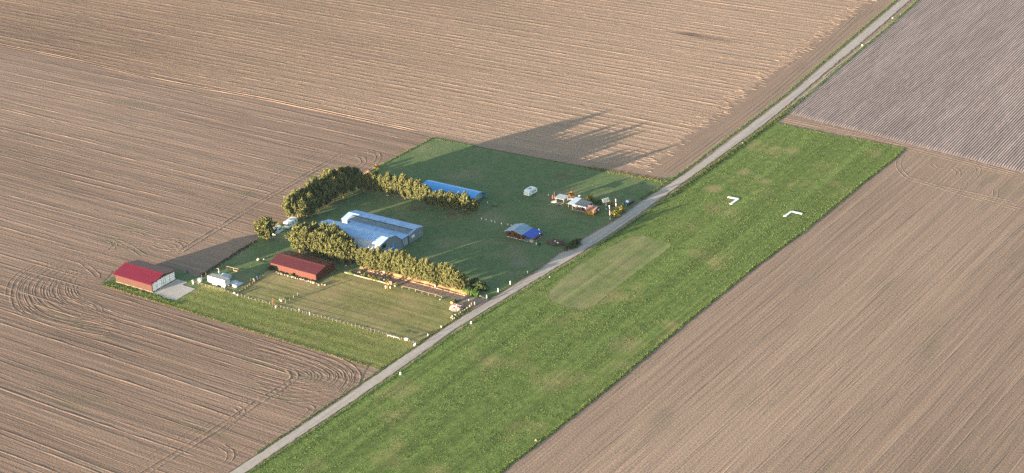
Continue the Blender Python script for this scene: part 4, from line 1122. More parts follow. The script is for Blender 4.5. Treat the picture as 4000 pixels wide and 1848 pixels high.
def motorhome(loc, rz, label, w=2.15, l=5.0, h=2.3):
    t_ = thing('motorhome', label, 'motorhome', loc, rz)
    y0, y1 = -l / 2, l / 2
    mb = MB(); mb.prism([(y0 + 1.5, .4), (y1, .4), (y1, h - .1), (y1 - .2, h), (y0 + .55, h), (y0 + .25, h - .25), (y0 + .35, h - .62), (y0 + 1.0, h - .72), (y0 + 1.5, h - .75)], -w / 2, w / 2); mb.build('body', 'white_paint', t_)
    mb = MB(); mb.prism([(y0, .4), (y0 + 1.52, .4), (y0 + 1.52, h - .76), (y0 + 1.05, h - .74), (y0 + .5, 1.05), (y0 + .05, .9)], -w / 2 + .12, w / 2 - .12); cb = mb.build('cab', 'white_paint', t_)
    mb = MB(); k = .02; mb.quad((-w / 2 + .25, y0 + .53 - k, 1.1), (w / 2 - .25, y0 + .53 - k, 1.1), (w / 2 - .3, y0 + .98 - k, 1.52), (-w / 2 + .3, y0 + .98 - k, 1.52)); mb.build('windscreen', 'glass', cb)
    for s_ in (-1, 1):
        mb = MB(); mb.box(s_ * (w / 2 - .12) - .015, s_ * (w / 2 - .12) + .015, y0 + .85, y0 + 1.42, 1.02, 1.45); mb.build('side_window', 'glass', cb)
        mb = MB(); mb.box(s_ * .7 - .12, s_ * .7 + .12, y0 - .03, y0 + .02, .6, .75); mb.build('headlight', 'metal', cb)
        for a, c in ((y0 + 2.0, y0 + 2.7), (y1 - 1.3, y1 - .6)):
            mb = MB(); mb.box(s_ * w / 2 - .015, s_ * w / 2 + .02, a, c, 1.25, 1.75); mb.build('window', 'glass', t_)
        mb = MB(); mb.box(s_ * w / 2 - .012, s_ * w / 2 + .012, y0 + 1.6, y1 - .1, .8, .95); mb.build('stripe', 'grey_sheet', t_)
    mb = MB(); mb.box(-.6, .6, y0 + .02, y0 + .06, .42, .56); mb.build('bumper', 'black', t_)
    mb = MB(); mb.box(-.45, .45, -.3, .5, h + .002, h + .13); mb.build('roof_vent', 'glass_blue', t_)
    wheels(t_, (-w / 2 + .15, w / 2 - .15), (y0 + .8, y1 - 1.1), .33)
    return t_
q1, q2, q3 = P(1110, 894), P(1134, 898), P(1164, 874)
motorhome(((q1[0] + q3[0]) / 2 - .1, (q1[1] + q3[1]) / 2), RAD(9), 'larger white motorhome parked beside the dark tree belt')
q1, q3 = P(1076, 923), P(1101, 911)
motorhome((q3[0] - 1.35, q3[1] - .9), RAD(6), 'smaller white motorhome half hidden behind the single pine', 2.0, 4.2, 1.95)

t_ = thing('car', 'dark blue hatchback parked beside the road near the poles', 'car', (.35, 53.3), RAD(-8))
w = 1.7; y0, y1 = -1.95, 1.95
mb = MB(); mb.prism([(y0, .3), (y1, .3), (y1 + .02, .75), (y1 - .15, .88), (y0 + 1.0, .88), (y0 + .15, .74), (y0 - .02, .6)], -w / 2, w / 2); bd = mb.build('body', 'car_blue', t_)
mb = MB(); mb.loft([(-w / 2 + .03, y0 + .95, .88), (w / 2 - .03, y0 + .95, .88), (w / 2 - .03, y1 - .12, .88), (-w / 2 + .03, y1 - .12, .88)],
                   [(-w / 2 + .2, y0 + 1.65, 1.38), (w / 2 - .2, y0 + 1.65, 1.38), (w / 2 - .2, y1 - .55, 1.38), (-w / 2 + .2, y1 - .55, 1.38)]); mb.build('cabin', 'glass', t_)
mb = MB(); mb.box(-w / 2 + .2, w / 2 - .2, y0 + 1.65, y1 - .55, 1.385, 1.44); mb.build('roof', 'car_blue', t_)
mb = MB(); mb.quad((-w / 2 + .12, y0 + .98, .92), (w / 2 - .12, y0 + .98, .92), (w / 2 - .24, y0 + 1.58, 1.35), (-w / 2 + .24, y0 + 1.58, 1.35)); mb.build('windscreen', 'glass_blue', t_)
for s_ in (-1, 1):
    mb = MB(); mb.box(s_ * .6 - .15, s_ * .6 + .15, y0 - .05, y0 + .02, .55, .68); mb.build('headlight', 'white_paint', t_)
    mb = MB(); mb.box(s_ * .65 - .1, s_ * .65 + .1, y1 + .0, y1 + .04, .55, .78); mb.build('tail_light', 'red', t_)
wheels(t_, (-w / 2 + .08, w / 2 - .08), (y0 + .75, y1 - .75), .3)

# white box trailer standing on legs
q0, q1 = P(813, 1109), P(886, 1124)
t_ = thing('box_trailer', 'big white box trailer on legs inside the small yard', 'trailer', (-81.9, -53.6, 0))
Lx, Ly = 7.0, 2.2
mb = MB(); mb.box(.06, Lx - .06, 0, Ly, .72, 2.62); mb.box(0, .06, .08, Ly - .08, .76, 2.58); mb.box(Lx - .06, Lx, .08, Ly - .08, .76, 2.58); mb.build('box', 'white_paint', t_)
mb = MB(); mb.box(.05, Lx - .05, .05, Ly - .05, 2.622, 2.66)
for k in range(7): mb.box(.3 + k * 1.0, .42 + k * 1.0, .03, Ly - .03, 2.66, 2.70)
mb.build('roof', 'roof_grey', t_)
mb = MB(); mb.box(.1, Lx - .1, .3, Ly - .3, .5, .72); mb.build('chassis', 'wood_grey', t_)
for xx in (Lx - 1.6, Lx - .5):
    for yy in (.1, Ly - .25): mb = MB(); mb.box(xx, xx + .14, yy, yy + .14, 0, .72); mb.build('leg', 'white_paint', t_)
mb = MB(); mb.box(Lx - 1.6, Lx - .36, .06, .10, .3, .72); mb.build('tool_box', 'white_paint', t_)
mb = MB(); mb.tube([(1.5, .2, .3), (3.6, .2, .3)], .16, 8); mb.build('tank', 'cream', t_)
for xx in (1.0, 1.8):
    for yy in (.2, Ly - .2):
        mb = MB(); n = 12; mb.loft([(xx + .38 * math.cos(k * 2 * math.pi / n), yy - .12, .38 + .38 * math.sin(k * 2 * math.pi / n)) for k in range(n)], [(xx + .38 * math.cos(k * 2 * math.pi / n), yy + .12, .38 + .38 * math.sin(k * 2 * math.pi / n)) for k in range(n)]); mb.build('wheel', 'tyre', t_)
mb = MB(); mb.box(Lx + .001, Lx + .03, .2, Ly - .2, .85, 2.5); mb.build('rear_door', 'blue_sheet', t_)
# things round the trailer
def platform(px_, py_, w, l, rz, label, head=True):
    t_ = thing('flat_trailer', label, 'trailer', P(px_, py_), rz)
    mb = MB(); mb.prism([(-l / 2, .35), (l / 2, .35), (l / 2, .55), (0, .68), (-l / 2, .55)], -w / 2, w / 2); mb.build('cover', 'blue_sheet', t_)
    mb = MB(); mb.box(-w / 2 + .1, w / 2 - .1, -l / 2 + .1, l / 2 - .1, .2, .34); mb.build('frame', 'wood_grey', t_)
    if head: mb = MB(); mb.box(-w / 2, w / 2, -l / 2 - .5, -l / 2 - .02, .25, .85); mb.build('front_box', 'white_paint', t_)
    wheels(t_, (-w / 2 + .1, w / 2 - .1), (0,), .22, .15)
platform(915, 1109, 1.7, 2.6, RAD(-4), 'low flat trailer with pale blue cover right of the box trailer, farther one', False)
platform(933, 1116, 1.5, 2.6, RAD(-4), 'low flat trailer with pale blue cover and white front box')
t_ = thing('sheet_pile', 'pale blue sheeted stack behind the box trailer', 'stack', P(884, 1087), RAD(-3))
mb = MB(); mb.prism([(-1.0, 0), (1.0, 0), (1.0, 1.0), (.2, 1.3), (-1.0, 1.0)], -1.5, 1.5); mb.build('sheet', 'blue_sheet', t_); mb = MB(); mb.box(-1.55, 1.55, -1.05, 1.05, 0, .12); mb.build('pallet', 'wood_grey', t_)
t_ = thing('ibc_tank', 'white cube water tank beside the left end of the box trailer', 'tank', P(781, 1101), .1)
mb = MB(); mb.box(-.5, .5, -.5, .5, .16, 1.15); mb.build('tank', 'white_paint', t_); mb = MB(); mb.box(-.55, .55, -.55, .55, 0, .15); mb.build('pallet', 'wood_pale', t_); mb = MB(); mb.cyl(0, 0, 1.15, 1.22, .15); mb.build('cap', 'black', t_)
t_ = thing('hand_pump', 'white pump with curved pipe behind the box trailer roof', 'pump', P(859, 1092))
mb = MB(); mb.lathe(0, 0, [(.22, 0), (.25, 1.6), (.24, 2.2), (.1, 2.7)], 8); mb.build('tank', 'white_paint', t_)
mb = MB(); mb.tube([(0, 0, 2.6), (.1, 0, 3.3), (.0, 0, 3.7), (-.35, 0, 3.75), (-.5, 0, 3.5)], .08, 6); mb.build('pipe', 'cream', t_)
t_ = thing('gate_post', 'single white post at the apron corner of the trailer yard', 'post', P(755, 1109)); mb = MB(); mb.box(-.16, .16, -.16, .16, 0, 1.25); mb.build('shaft', 'white_paint', t_); mb = MB(); mb.box(-.2, .2, -.2, .2, 1.25, 1.33); mb.build('cap', 'white_dirty', t_)
a, c = P(887, 1051), P(932, 1062)
t_ = thing('timber_frame', 'pale timber goal-like frame behind the box trailer', 'frame', a)
dx, dy = c[0] - a[0], c[1] - a[1]
mb = MB(); mb.tube([(0, 0, .95), (dx, dy, .95)], .07, 5); mb.build('top_rail', 'wood_pale', t_)
for k in (0, .6, 1): mb = MB(); mb.box(dx * k - .07, dx * k + .07, dy * k - .07, dy * k + .07, 0, .95); mb.build('post', 'wood_pale', t_)
t_ = thing('log', 'pale log lying under the timber frame', 'log', P(920, 1060), .3); mb = MB(); mb.tube([(-.7, 0, .16), (.7, 0, .16)], .16, 7); mb.build('trunk', 'wood_pale', t_)
def barrel(px_, py_, h, r, m, label, name='barrel', cat='barrel', lidm='black'):
    t_ = thing(name, label, cat, P(px_, py_))
    mb = MB(); mb.lathe(0, 0, [(r * .9, 0), (r, h * .3), (r, h * .7), (r * .92, h)], 10); mb.build('drum', m, t_)
    mb = MB(); mb.cyl(0, 0, h, h + .04, r * .85, 10); mb.build('lid', lidm, t_)
barrel(732, 1068, .95, .28, 'blue_plastic', 'dark blue barrel on the grass behind the crimson barn')
barrel(1006, 1086, .75, .3, 'blue_plastic', 'blue barrel at the far corner of the trailer yard fence')
barrel(917, 1148, .7, .28, 'white_paint', 'white barrel at the paddock corner of the trailer yard')
barrel(924, 1152, .75, .3, 'black', 'black barrel between white and blue ones at the fence corner')
barrel(929, 1155, .6, .26, 'blue_sheet', 'pale blue barrel at the fence corner by the black one')
barrel(1078, 1203, .85, .22, 'blue_sheet', 'pale blue post-like drum beside the bare sapling')
barrel(1419, 750, .6, .3, 'pink_white', 'left pinkish drum in the shade of the tree belt')
barrel(1427, 750, .6, .3, 'orange', 'right rusty drum in the shade of the tree belt')
barrel(2107, 959, .8, .4, 'black', 'black barrel on the lawn before the cabin deck')
def rock(px_, py_, r, m, label, seed, group=None, name='boulder', cat='stone'):
    q = P(px_, py_); mb = MB(); rr = (r, r * .8, r * .75)
    mb.blob((0, 0, rr[2] * .55), rr, .18, 8, 5, seed); o = mb.build(name, m)
    o.location = (q[0], q[1], 0); o.rotation_euler = (0, 0, seed * .7)
    return tag(o, label, cat, group)
rock(1009, 1017, .55, 'cream', 'large cream boulder left of the maroon-roofed barn', 1)
rock(1031, 1014, .3, 'stone_pale', 'small white stone between cream boulder and maroon barn', 2)
rock(1046, 1004, .3, 'stone_pale', 'small white stone nearest the maroon barn roof corner', 3)
rock(994, 1101, .4, 'stone_pale', 'bright white stone along the trailer yard fence', 4)
rock(991, 1092, .3, 'white_dirty', 'small whitish stone near the blue barrel', 5)
rock(1094, 1172, .32, 'stone_pale', 'white stone left of a pile beside the paddock divider', 6)
rock(1101, 1177, .5, 'stone_pale', 'biggest white stone beside the paddock divider posts', 7)
rock(1109, 1171, .3, 'pink_white', 'pinkish stone right of the pile beside the divider', 8)
leaf_bush('plant', 'upright pale green plant on the trailer yard fence', 'plant', P(981, 1101), .3, 1.2, 'leaves_yellow', 90, .12)
R3 = random.Random(11)
gs = 'stones along the barn foot'
for i in range(38):
    t = i / 37; px_ = 1082 + t * (1262 - 1082); py_ = 1066 + t * (1116 - 1066)
    if t > .8: px_ = 1222 + (t - .8) / .2 * 52; py_ = 1107 + (t - .8) / .2 * 9 + R3.uniform(-3, 3)
    rock(px_ + R3.uniform(-2, 2), py_ + R3.uniform(-1.2, 2.2), R3.uniform(.22, .42), 'stone' if i % 3 else 'stone_pale', 'tan field stone in the loose line at the foot of the maroon-roofed barn', 20 + i, gs)

# ------------------------------------------------------------------ garden bed, bank and rails
def beam(pts, name, label, cat, m, w=.25, h=.25):
    t_ = thing(name, label, cat, (*pts[0], 0))
    for i, (a, c) in enumerate(zip(pts, pts[1:])):
        mb = MB(); o = pts[0]
        mb.tube([(a[0] - o[0], a[1] - o[1], h / 2), (c[0] - o[0] - .02, c[1] - o[1], h / 2)], w / 2, 6); mb.build('beam', m, t_)
    return t_
beam([P(1347, 1066), P(1381, 1075), P(1414, 1084), P(1450, 1093), P(1487, 1102), P(1521, 1113)], 'bed_edging', 'long whitish timber beam edging the garden bed', 'edging', 'wood_white', .4, .36)
# sunlit bank under the long pine row
foot = [P(1405, 1049), P(1500, 1074), P(1600, 1099), P(1700, 1126), P(1822, 1156)]
foot = smooth_path(foot, 8)
mb = MB(); vs = []; R4 = random.Random(9)
for (x, y) in foot:
    kz = .8 + .35 * math.sin(x * .9) * math.sin(x * .37 + 1) + R4.uniform(-.15, .15)
    for dy, z in ((0, .02), (.45, .40), (1.1, .85), (1.9, 1.0), (5.0, .03)):
        vs.append((x + R4.uniform(-.15, .15), y + dy + R4.uniform(-.15, .15), z * kz * R4.uniform(.85, 1.15)))
mb.add(vs, [(i * 5 + j, (i + 1) * 5 + j, (i + 1) * 5 + j + 1, i * 5 + j + 1) for i in range(len(foot) - 1) for j in range(4)])
tag(mb.build('earth_bank', 'bank'), 'sunlit straw-coloured earth bank under the long pine row', 'bank', kind='structure')
fx = [P(x, y) for x, y in ((1421, 1052), (1500, 1072), (1600, 1097), (1700, 1123), (1822, 1155))]
fx = smooth_path(fx, 7)
gl = 'logs edging the pine bank'
for i in range(0, len(fx) - 1):
    a, c = fx[i], fx[i + 1]; d = Vector((c[0] - a[0], c[1] - a[1]))
    mb = MB(); k = .92
    mb.tube([(0, 0, .14), (d.x * k * .5, d.y * k * .5 + R4.uniform(-.05, .05), .14), (d.x * k, d.y * k, .14)], .15, 6)
    o = mb.build('log', 'log' if i % 3 else 'wood_pale'); o.location = (a[0], a[1] - .35, 0)
    n_ = len(fx) - 1 - i
    tag(o, 'pinkish log lying end to end along the foot of the pine bank', 'log', gl)
for px_, py_, lb in ((1503, 1068, 'black and white compost bin on the bank between pine trunks'), (1704, 1122, 'black and white bin at the foot of the bank under the pines')):
    t_ = thing('compost_bin', lb, 'bin', P(px_, py_)); mb = MB(); mb.box(-.3, .3, -.3, .3, 0, .85); mb.build('case', 'black', t_); mb = MB(); mb.box(-.26, .1, -.36, -.31, .1, .8); mb.build('front', 'white_paint', t_)
for (px_, py_, r, h, m, lb) in ((1371, 1073, .95, 1.0, 'leaves_bright', 'rounded bright green shrub at the left end of the garden bed'), (1425, 1082, .35, 1.1, 'leaves_bright', 'upright green plant in the garden bed left of the yellow shrub'),
                              (1455, 1092, .9, 1.0, 'leaves_yellow', 'widest yellow-green shrub in the middle of the garden bed'), (1470, 1097, .5, 1.1, 'leaves_bright', 'green shrub right of the widest yellow-green one'),
                              (1441, 1085, .5, .8, 'leaves_yellow', 'olive shrub left of the widest garden shrub'), (1480, 1098, .4, .7, 'leaves_yellow', 'small yellow-green shrub beside the pinkish slabs'), (1514, 1109, .5, 1.2, 'leaves_yellow', 'upright yellow-green shrub at the right end of the bed'), (1546, 1117, .6, .9, 'leaves_yellow', 'pale leafed plant above the white pot')):
    leaf_bush('shrub', lb, 'shrub', P(px_, py_), r, h, m, 150, .15)
rock(1387, 1064, .3, 'stone_pale', 'white stone beside the rounded green shrub', 70)
rock(1480, 1084, .28, 'pink_white', 'pinkish slab in the garden bed, left one', 71); rock(1489, 1089, .42, 'pink_white', 'larger pinkish slab in the garden bed, right one', 72)
rock(1502, 1096, .45, 'stone', 'tan rock beside the upright shrub in the bed', 73); rock(1414, 1077, .4, 'stone', 'long tan rock on the left half of the bed', 74)
t_ = thing('board_screen', 'brown upright board at the right end of the garden bed', 'board', P(1526, 1112), .4); mb = MB(); mb.box(-.45, .45, -.05, .05, 0, 1.15); mb.build('board', 'log', t_); mb = MB(); mb.box(-.45, -.37, .05, .1, 0, 1.2); mb.box(.37, .45, .05, .1, 0, 1.2); mb.build('batten', 'wood_pale', t_)
t_ = thing('crate', 'pale slatted crate in the left half of the garden bed', 'crate', P(1404, 1066), .2)
for k in range(4): mb = MB(); mb.box(-.5, .5, -.35, -.3, .05 + .16 * k, .15 + .16 * k); mb.build('slat', 'wood_pale', t_)
mb = MB(); mb.box(-.5, .5, -.29, .3, 0, .6); mb.build('case', 'wood_grey', t_)
for px_, py_, h, lb in ((1507, 1127, .95, 'left cream carved stump below the garden beam'), (1513, 1128, .8, 'middle orange-cream carved stump below the garden beam'), (1525, 1128, .7, 'right cream carved stump below the garden beam')):
    t_ = thing('carved_stump', lb, 'stump', P(px_, py_)); mb = MB(); mb.lathe(0, 0, [(.10, 0), (.16, h * .3), (.22, h * .6), (.2, h * .85), (.08, h)], 7); mb.build('body', 'cream' if 'middle' not in lb else 'orange', t_); mb = MB(); mb.blob((0, 0, h + .05), .12, .1, 6, 4); mb.build('head', 'cream', t_)
t_ = thing('flower_pot', 'white pot below the pale leafed plant', 'pot', P(1544, 1119)); mb = MB(); mb.lathe(0, 0, [(.2, 0), (.34, .4), (.36, .5), (.3, .5)], 9); mb.build('pot', 'white_paint', t_); mb = MB(); mb.cyl(0, 0, .42, .46, .29); mb.build('soil', 'bed', t_)

def fence(name, label, pts, spacing, h, r, postm, wires=2, wirem='metal', railm=None, jit=.25, square=False):
    o = pts[0]; t_ = thing(name, label, 'fence', (*o, 0))
    tot = 0; seg = []
    for a, c in zip(pts, pts[1:]): L = math.hypot(c[0] - a[0], c[1] - a[1]); seg.append((tot, L, a, c)); tot += L
    n = int(tot / spacing); pos = []
    for i in range(n + 1):
        d = tot * i / max(1, n)
        for s0, L, a, c in seg:
            if d <= s0 + L + 1e-6: k = (d - s0) / L; pos.append((a[0] + (c[0] - a[0]) * k - o[0], a[1] + (c[1] - a[1]) * k - o[1])); break
    mb = MB()
    if square: mb.box(-r, r, -r, r, 0, h)
    else: mb.cyl(0, 0, 0, h, r, 6, r * .85)
    first = mb.build('post', postm, t_); R = random.Random(len(label))
    for i, (x, y) in enumerate(pos):
        p = first if i == 0 else first.copy()
        if i: COL.objects.link(p); p.parent = t_
        p.location = (x, y, 0); p.scale = (1, 1, 1 + R.uniform(-jit, jit)); p.rotation_euler = (R.uniform(-.06, .06), R.uniform(-.06, .06), R.uniform(0, 3))
    for k in range(wires):
        mb = MB(); zz = h * (.9 - .4 * k)
        if railm:
            for i, (a, c) in enumerate(zip(pos, pos[1:])):
                mb.tube([(a[0], a[1], zz + R.uniform(-.06, .06)), (c[0] * .93 + a[0] * .07, c[1] * .93 + a[1] * .07, zz + R.uniform(-.06, .06))], .08, 5)
            mb.build('rail', railm, t_)
        else:
            mb.tube([(x, y, zz) for x, y in pos], .012, 4); mb.build('wire', wirem, t_)
    return t_
fence('fence', 'long post and wire fence along the lower paddock edge', [P(930, 1156), P(1120, 1208), P(1300, 1254), P(1480, 1302), P(1630, 1346)], 1.35, .85, .06, 'wood_white')
fence('fence', 'short row of pale fence posts dividing the two paddocks', [P(1100, 1194), P(1118, 1183), P(1132, 1174), P(1147, 1164), P(1163, 1154)], 1.7, 1.1, .09, 'wood_white', 1)
fence('fence', 'post and wire fence on the apron side of the trailer yard', [P(760, 1108), P(850, 1132), P(922, 1154)], 1.5, .8, .05, 'wood_pale')
fence('fence', 'weedy post fence along the left side of the yard', [P(772, 1098), P(830, 1062), P(900, 1014), P(990, 956)], 1.9, 1.0, .06, 'wood_pale')
fence('fence', 'post fence between trailer yard and dry paddock', [P(930, 1153), P(968, 1124), P(1000, 1100), P(1028, 1082)], 1.2, .9, .06, 'wood_pale')
fence('rail_fence', 'pale log rail fence between paddock and garden path', [P(1571, 1127), P(1594, 1131), P(1619, 1138), P(1645, 1145), P(1673, 1153), P(1699, 1159), P(1726, 1167)], 2.35, .85, .10, 'wood_white', 1, 'metal', 'log', .1)
t_ = fence('rail_fence', 'low white metal rail on the long paddock fence', [P(1514, 1316), P(1538, 1322), P(1562, 1329)], 2.0, .65, .05, 'white_dirty', 1, 'metal', 'white_dirty', .05)
GM = 'white marker posts'
def marker(px_, py_, h, r, label, m='white_paint', group=GM, name='marker_post', cat='post'):
    t_ = thing(name, label, cat, P(px_, py_), 0, group)
    mb = MB(); mb.lathe(0, 0, [(r * .8, 0), (r, h * .15), (r, h * .8), (r * .55, h)], 8); mb.build('shaft', m, t_)
    mb = MB(); mb.cyl(0, 0, 0, .06, r * 1.3, 8); mb.build('base', 'concrete', t_)
for px_, py_, lb in ((1170, 1219, 'taller pale post on the paddock fence, left of two'), (1211, 1232, 'taller pale post on the paddock fence, right of two')): marker(px_, py_, 1.15, .14, lb, 'pale_green', 'tall fence posts')
rd = [(1618, 1353, .75), (1623, 1349, .8), (1672, 1314, .85), (1724, 1281, .75), (1902, 1168, 1.3), (1946, 1141, 1.3), (1994, 1113, 1.3), (2061, 1069, .95)]
for i, (px_, py_, h) in enumerate(rd): marker(px_, py_, h, .10 if h < 1.2 else .13, f'white post on the yard side of the road, {ORD[i]} from the lower paddock corner')
lw = [(1881, 856), (1899, 860), (1920, 865), (1933.5, 869), (1959, 875), (1984, 879), (1997, 883)]
for i, (px_, py_) in enumerate(lw): marker(px_, py_, .5, .14, f'small white lawn marker in the dotted line, {ORD[i]} from the pines')
marker(1904.7, 795, .7, .13, 'lone white marker right of the last blue tunnel pines'); marker(2094.5, 956, .85, .13, 'white marker beside the black barrel at the cabin'); marker(2142, 765, .6, .12, 'small white marker left of the orange parasol')
for px_, py_, zz, lb in ((2107, 903, 1.9, 'upper white round lamp at the awning corner'), (2109, 914, 1.5, 'lower white round lamp at the awning edge')):
    t_ = thing('lamp', lb, 'lamp', P(px_, py_ + 18)); mb = MB(); mb.cyl(0, 0, 0, zz, .04); mb.build('pole', 'metal', t_); mb = MB(); mb.blob((0, 0, zz + .2), (.2, .2, .3 if zz > 1.6 else .2), .04); mb.build('globe', 'white_paint', t_)
t_ = thing('beehive', 'white lidded box on legs at the paddock corner', 'box', P(1588, 1333), .1)
mb = MB(); mb.box(-.5, .5, -.3, .3, .45, .85); mb.build('box', 'white_dirty', t_); mb = MB(); mb.box(-.55, .55, -.35, .35, .85, .91); mb.build('lid', 'white_paint', t_)
for a in (-.4, .4): mb = MB(); mb.box(a - .05, a + .05, -.25, .25, 0, .45); mb.build('leg', 'wood_pale', t_)
t_ = thing('tool_cabinet', 'white cabinet under the first pines of the tunnel row', 'cabinet', P(1515, 765), .1); mb = MB(); mb.box(-.35, .35, -.3, .3, .08, 1.0); mb.build('case', 'white_paint', t_); mb = MB(); mb.box(-.33, .33, -.34, -.305, .12, .95); mb.build('door', 'white_dirty', t_); mb = MB(); mb.box(-.3, .3, -.25, .25, 0, .08); mb.build('base', 'black', t_)
t_ = thing('garden_table', 'dark low table on the lawn right of the tunnel pines', 'table', P(1934, 805), .4); mb = MB(); mb.box(-.8, .8, -.4, .4, .6, .68); mb.build('top', 'wood_grey', t_)
for a in (-.65, .65): mb = MB(); mb.box(a - .05, a + .05, -.3, .3, 0, .6); mb.build('leg', 'black', t_)

# rubble heap by the road
t_ = thing('rubble_heap', 'heap under a crumpled pink and white sheet beside the road', 'heap', P(1786, 1204))
mb = MB(); mb.blob((0, 0, .2), (1.9, 2.0, 1.0), .22, 12, 7, 3); mb.build('heap', 'bed', t_)
R5 = random.Random(4); gr = []
for i in range(9):
    for j in range(7):
        u_, v_ = i / 8 * 3.0 - 1.5, j / 6 * 2.6 - 1.9
        gr.append((u_ + v_ * .1, v_, max(.12, 1.28 - .16 * u_ * u_ - .17 * (v_ + .2) ** 2 - (.55 if v_ < -1.2 else 0) + R5.uniform(-.12, .12))))
mb = MB(); mb.add(gr, [(i * 7 + j, (i + 1) * 7 + j, (i + 1) * 7 + j + 1, i * 7 + j + 1) for i in range(8) for j in range(6)]); sh = mb.build('sheet', 'pink_white', t_)
mb = MB(); mb.add([(-1.0, -1.2, 1.1), (-.1, -1.0, 1.25), (-.3, -.4, 1.36), (-.9, -.3, 1.3)], [(0, 1, 2, 3)]); mb.build('red_cloth', 'magenta', t_)
mb = MB(); mb.box(-.6, 1.2, 1.2, 1.3, 0, 1.1); mb.box(1.0, 1.7, .6, .7, 0, .9); mb.build('board', 'pink_white', t_)
t_ = thing('millstone', 'upright orange disc leaning beside the rubble heap', 'disc', P(1765, 1188), .3); mb = MB(); n = 14
mb.loft([(.45 * math.cos(k * 2 * math.pi / n), -.08, .47 + .45 * math.sin(k * 2 * math.pi / n)) for k in range(n)], [(.45 * math.cos(k * 2 * math.pi / n), .08, .47 + .45 * math.sin(k * 2 * math.pi / n)) for k in range(n)]); mb.build('disc', 'orange', t_); mb = MB(); mb.box(-.4, .4, -.12, .12, 0, .06); mb.build('base', 'wood_grey', t_)
leaf_bush('bush', 'small dark bush behind the rubble heap', 'bush', P(1780, 1180), .7, .9, 'leaves_dark', 160, .15)
for i, (px_, py_, h, m, lb) in enumerate(((1832.5, 1184, 1.25, 'pale_green', 'pale green post of the roadside group, farthest left'), (1843, 1180, 1.1, 'cream', 'cream post with round top in the roadside group'), (1855, 1193, 1.15, 'pale_green', 'pale green post of the roadside group, nearest the road'), (1843, 1196, 1.2, 'orange', 'orange-cream post in the roadside group'), (1836, 1202, .9, 'cream', 'low cream post in front of the roadside group'))):
    marker(px_, py_, h, .2, lb, m, 'posts in front of the rubble heap')
for i, (px_, py_, r) in enumerate(((1881, 1160, .3), (1888, 1165, .4), (1895, 1167, .35), (1876, 1157, .28))): rock(px_, py_, r, 'stone_pale', 'pale stone in the short line between bright grass and white road post', 80 + i, 'stones by the road entrance')
for i, (px_, py_, r) in enumerate(((1826, 1206, .4), (1818, 1212, .36), (1810, 1217, .36), (1800, 1221, .34), (1792, 1228, .3))): rock(px_, py_, r, 'stone', 'tan stone in the line between rubble heap and road', 90 + i, 'stones by the heap')
for i, (px_, py_, r) in enumerate(((1764, 1242, .3), (1769, 1246, .26), (1775, 1244, .3), (1768, 1236, .28), (1779, 1232, .34))): rock(px_, py_, r, 'stone_pale', 'pale stone in the small roadside pile below the rubble heap', 100 + i, 'stones in the roadside pile')
rock(1720, 1171, .3, 'stone_pale', 'white stone below the right end of the rail fence', 110)
rock(1352, 1040, .35, 'pink_white', 'pale stone under the clump of pines behind the barn', 111)

# brush pile, heap by the field edge
t_ = thing('brush_pile', 'large brown pile of cut branches beside the hedge', 'brush pile', P(2172, 950))
V = []
for i in range(700):
    a = rng.uniform(0, 6.28); k = math.sqrt(rng.uniform(0, 1)); r_ = 3.0 * k; z = (1 - k * k) * 1.5 * rng.uniform(.2, 1)
    c0 = np.array([r_ * math.cos(a) * 1.1, r_ * math.sin(a) * .7, z]); d = rng.normal(0, 1, 3); d[2] = abs(d[2]) * .5; d /= np.linalg.norm(d)
    s = np.cross(d, [0, 0, 1.0]) * .05; L = rng.uniform(.5, 1.3)
    V += [c0 - s, c0 + s, c0 + d * L]
V = np.array(V); V[:, 2] = np.maximum(V[:, 2], 0.01); fastmesh('branches', V, 3, 'twigs', t_)
mb = MB(); mb.blob((0, 0, .1), (2.8, 1.8, 1.1), .2, 12, 6, 8); mb.build('core', 'bark_dark', t_)
for px_, py_, lb in ((2169, 942, 'left white sack lying on the brush pile'), (2179, 949, 'right white sack lying on the brush pile')):
    q = P(px_, py_, 1.1); mb = MB(); mb.blob((0, 0, 0), (.3, .2, .2), .15, 8, 5, 5); o = mb.build('sack', 'white_paint'); o.location = (q[0], q[1], 1.15); tag(o, lb, 'sack', 'sacks on the brush pile')
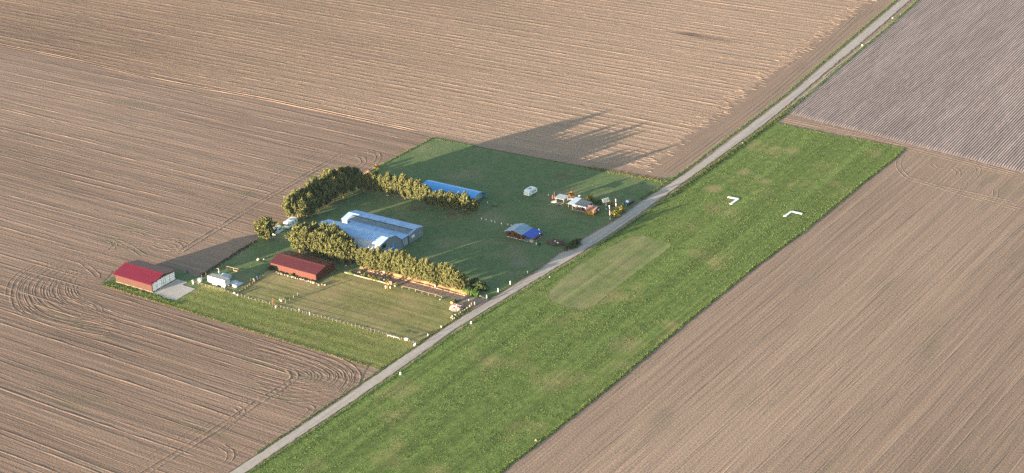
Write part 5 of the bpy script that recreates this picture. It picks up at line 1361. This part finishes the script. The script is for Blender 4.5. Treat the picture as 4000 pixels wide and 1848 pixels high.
t_ = thing('earth_heap', 'rusty orange earth heap at the field corner of the tree belt', 'heap', P(1440, 684)); mb = MB(); mb.blob((0, 0, .3), (1.4, 1.5, 1.2), .15, 12, 7, 2); mb.build('heap', 'earth_heap', t_)
leaf_bush('bush', 'dark bush right of the rusty earth heap', 'bush', P(1464, 690), 1.4, 1.6, 'leaves_dark', 300, .22)
leaf_bush('bush', 'pale green bush between the earth heap and field edge', 'bush', P(1472, 660), 1.2, 1.2, 'leaves_yellow', 240, .2)

# airstrip markers
def chevron(px3, label):
    a, c, d = [Vector(P(*q)) for q in px3]
    t_ = thing('runway_marker', label, 'runway marker', (c.x, c.y, 0))
    for e in (a, d):
        v = e - c; n_ = Vector((-v.y, v.x)).normalized() * .42
        pts = [-n_, v - n_, v + n_, n_]; mb = MB()
        mb.loft([(q.x, q.y, .03) for q in pts], [(q.x, q.y, .16 if e is a else .15) for q in pts]); mb.build('board', 'white_paint', t_)
chevron(((2843.8, 770), (2884, 777.5), (2854, 798)), 'white angled marker on the airstrip nearer the road')
chevron(((3065, 846), (3093, 826.4), (3134, 836)), 'white angled marker on the airstrip nearer the drilled field')
def cone(px_, py_, label):
    t_ = thing('edge_marker', label, 'marker', P(px_, py_), 0, 'airstrip edge markers')
    mb = MB(); mb.lathe(0, 0, [(.30, 0), (.36, .10), (.30, .22), (.15, .22)], 10); mb.build('tyre', 'white_paint', t_)
    mb = MB(); mb.lathe(0, 0, [(.2, .22), (.22, .42)], 8); mb.build('band', 'black', t_); mb = MB(); mb.blob((0, 0, .54), (.2, .2, .16), .05); mb.build('cap', 'white_paint', t_)
cone(1841, 1264, 'white and black airstrip edge marker opposite the rubble heap'); cone(1565, 1462, 'white and black airstrip edge marker nearest the lower tilled field')
for i, (px_, py_, r, lb) in enumerate(((2901, 560, .32, 'pale stone on the verge by the far airstrip'), (3369, 179, .5, 'largest pale stone beside the road by the ridged field'), (3487, 72, .42, 'farthest pale stone beside the road by the ridged field'), (2148, 1083, .28, 'small white stone on the airstrip edge by the mown patch'))):
    rock(px_, py_, r, 'stone_pale', lb, 120 + i)
rock(2095, 1722, .4, 'stone', 'tan stone on the airstrip edge by the drilled field', 130)
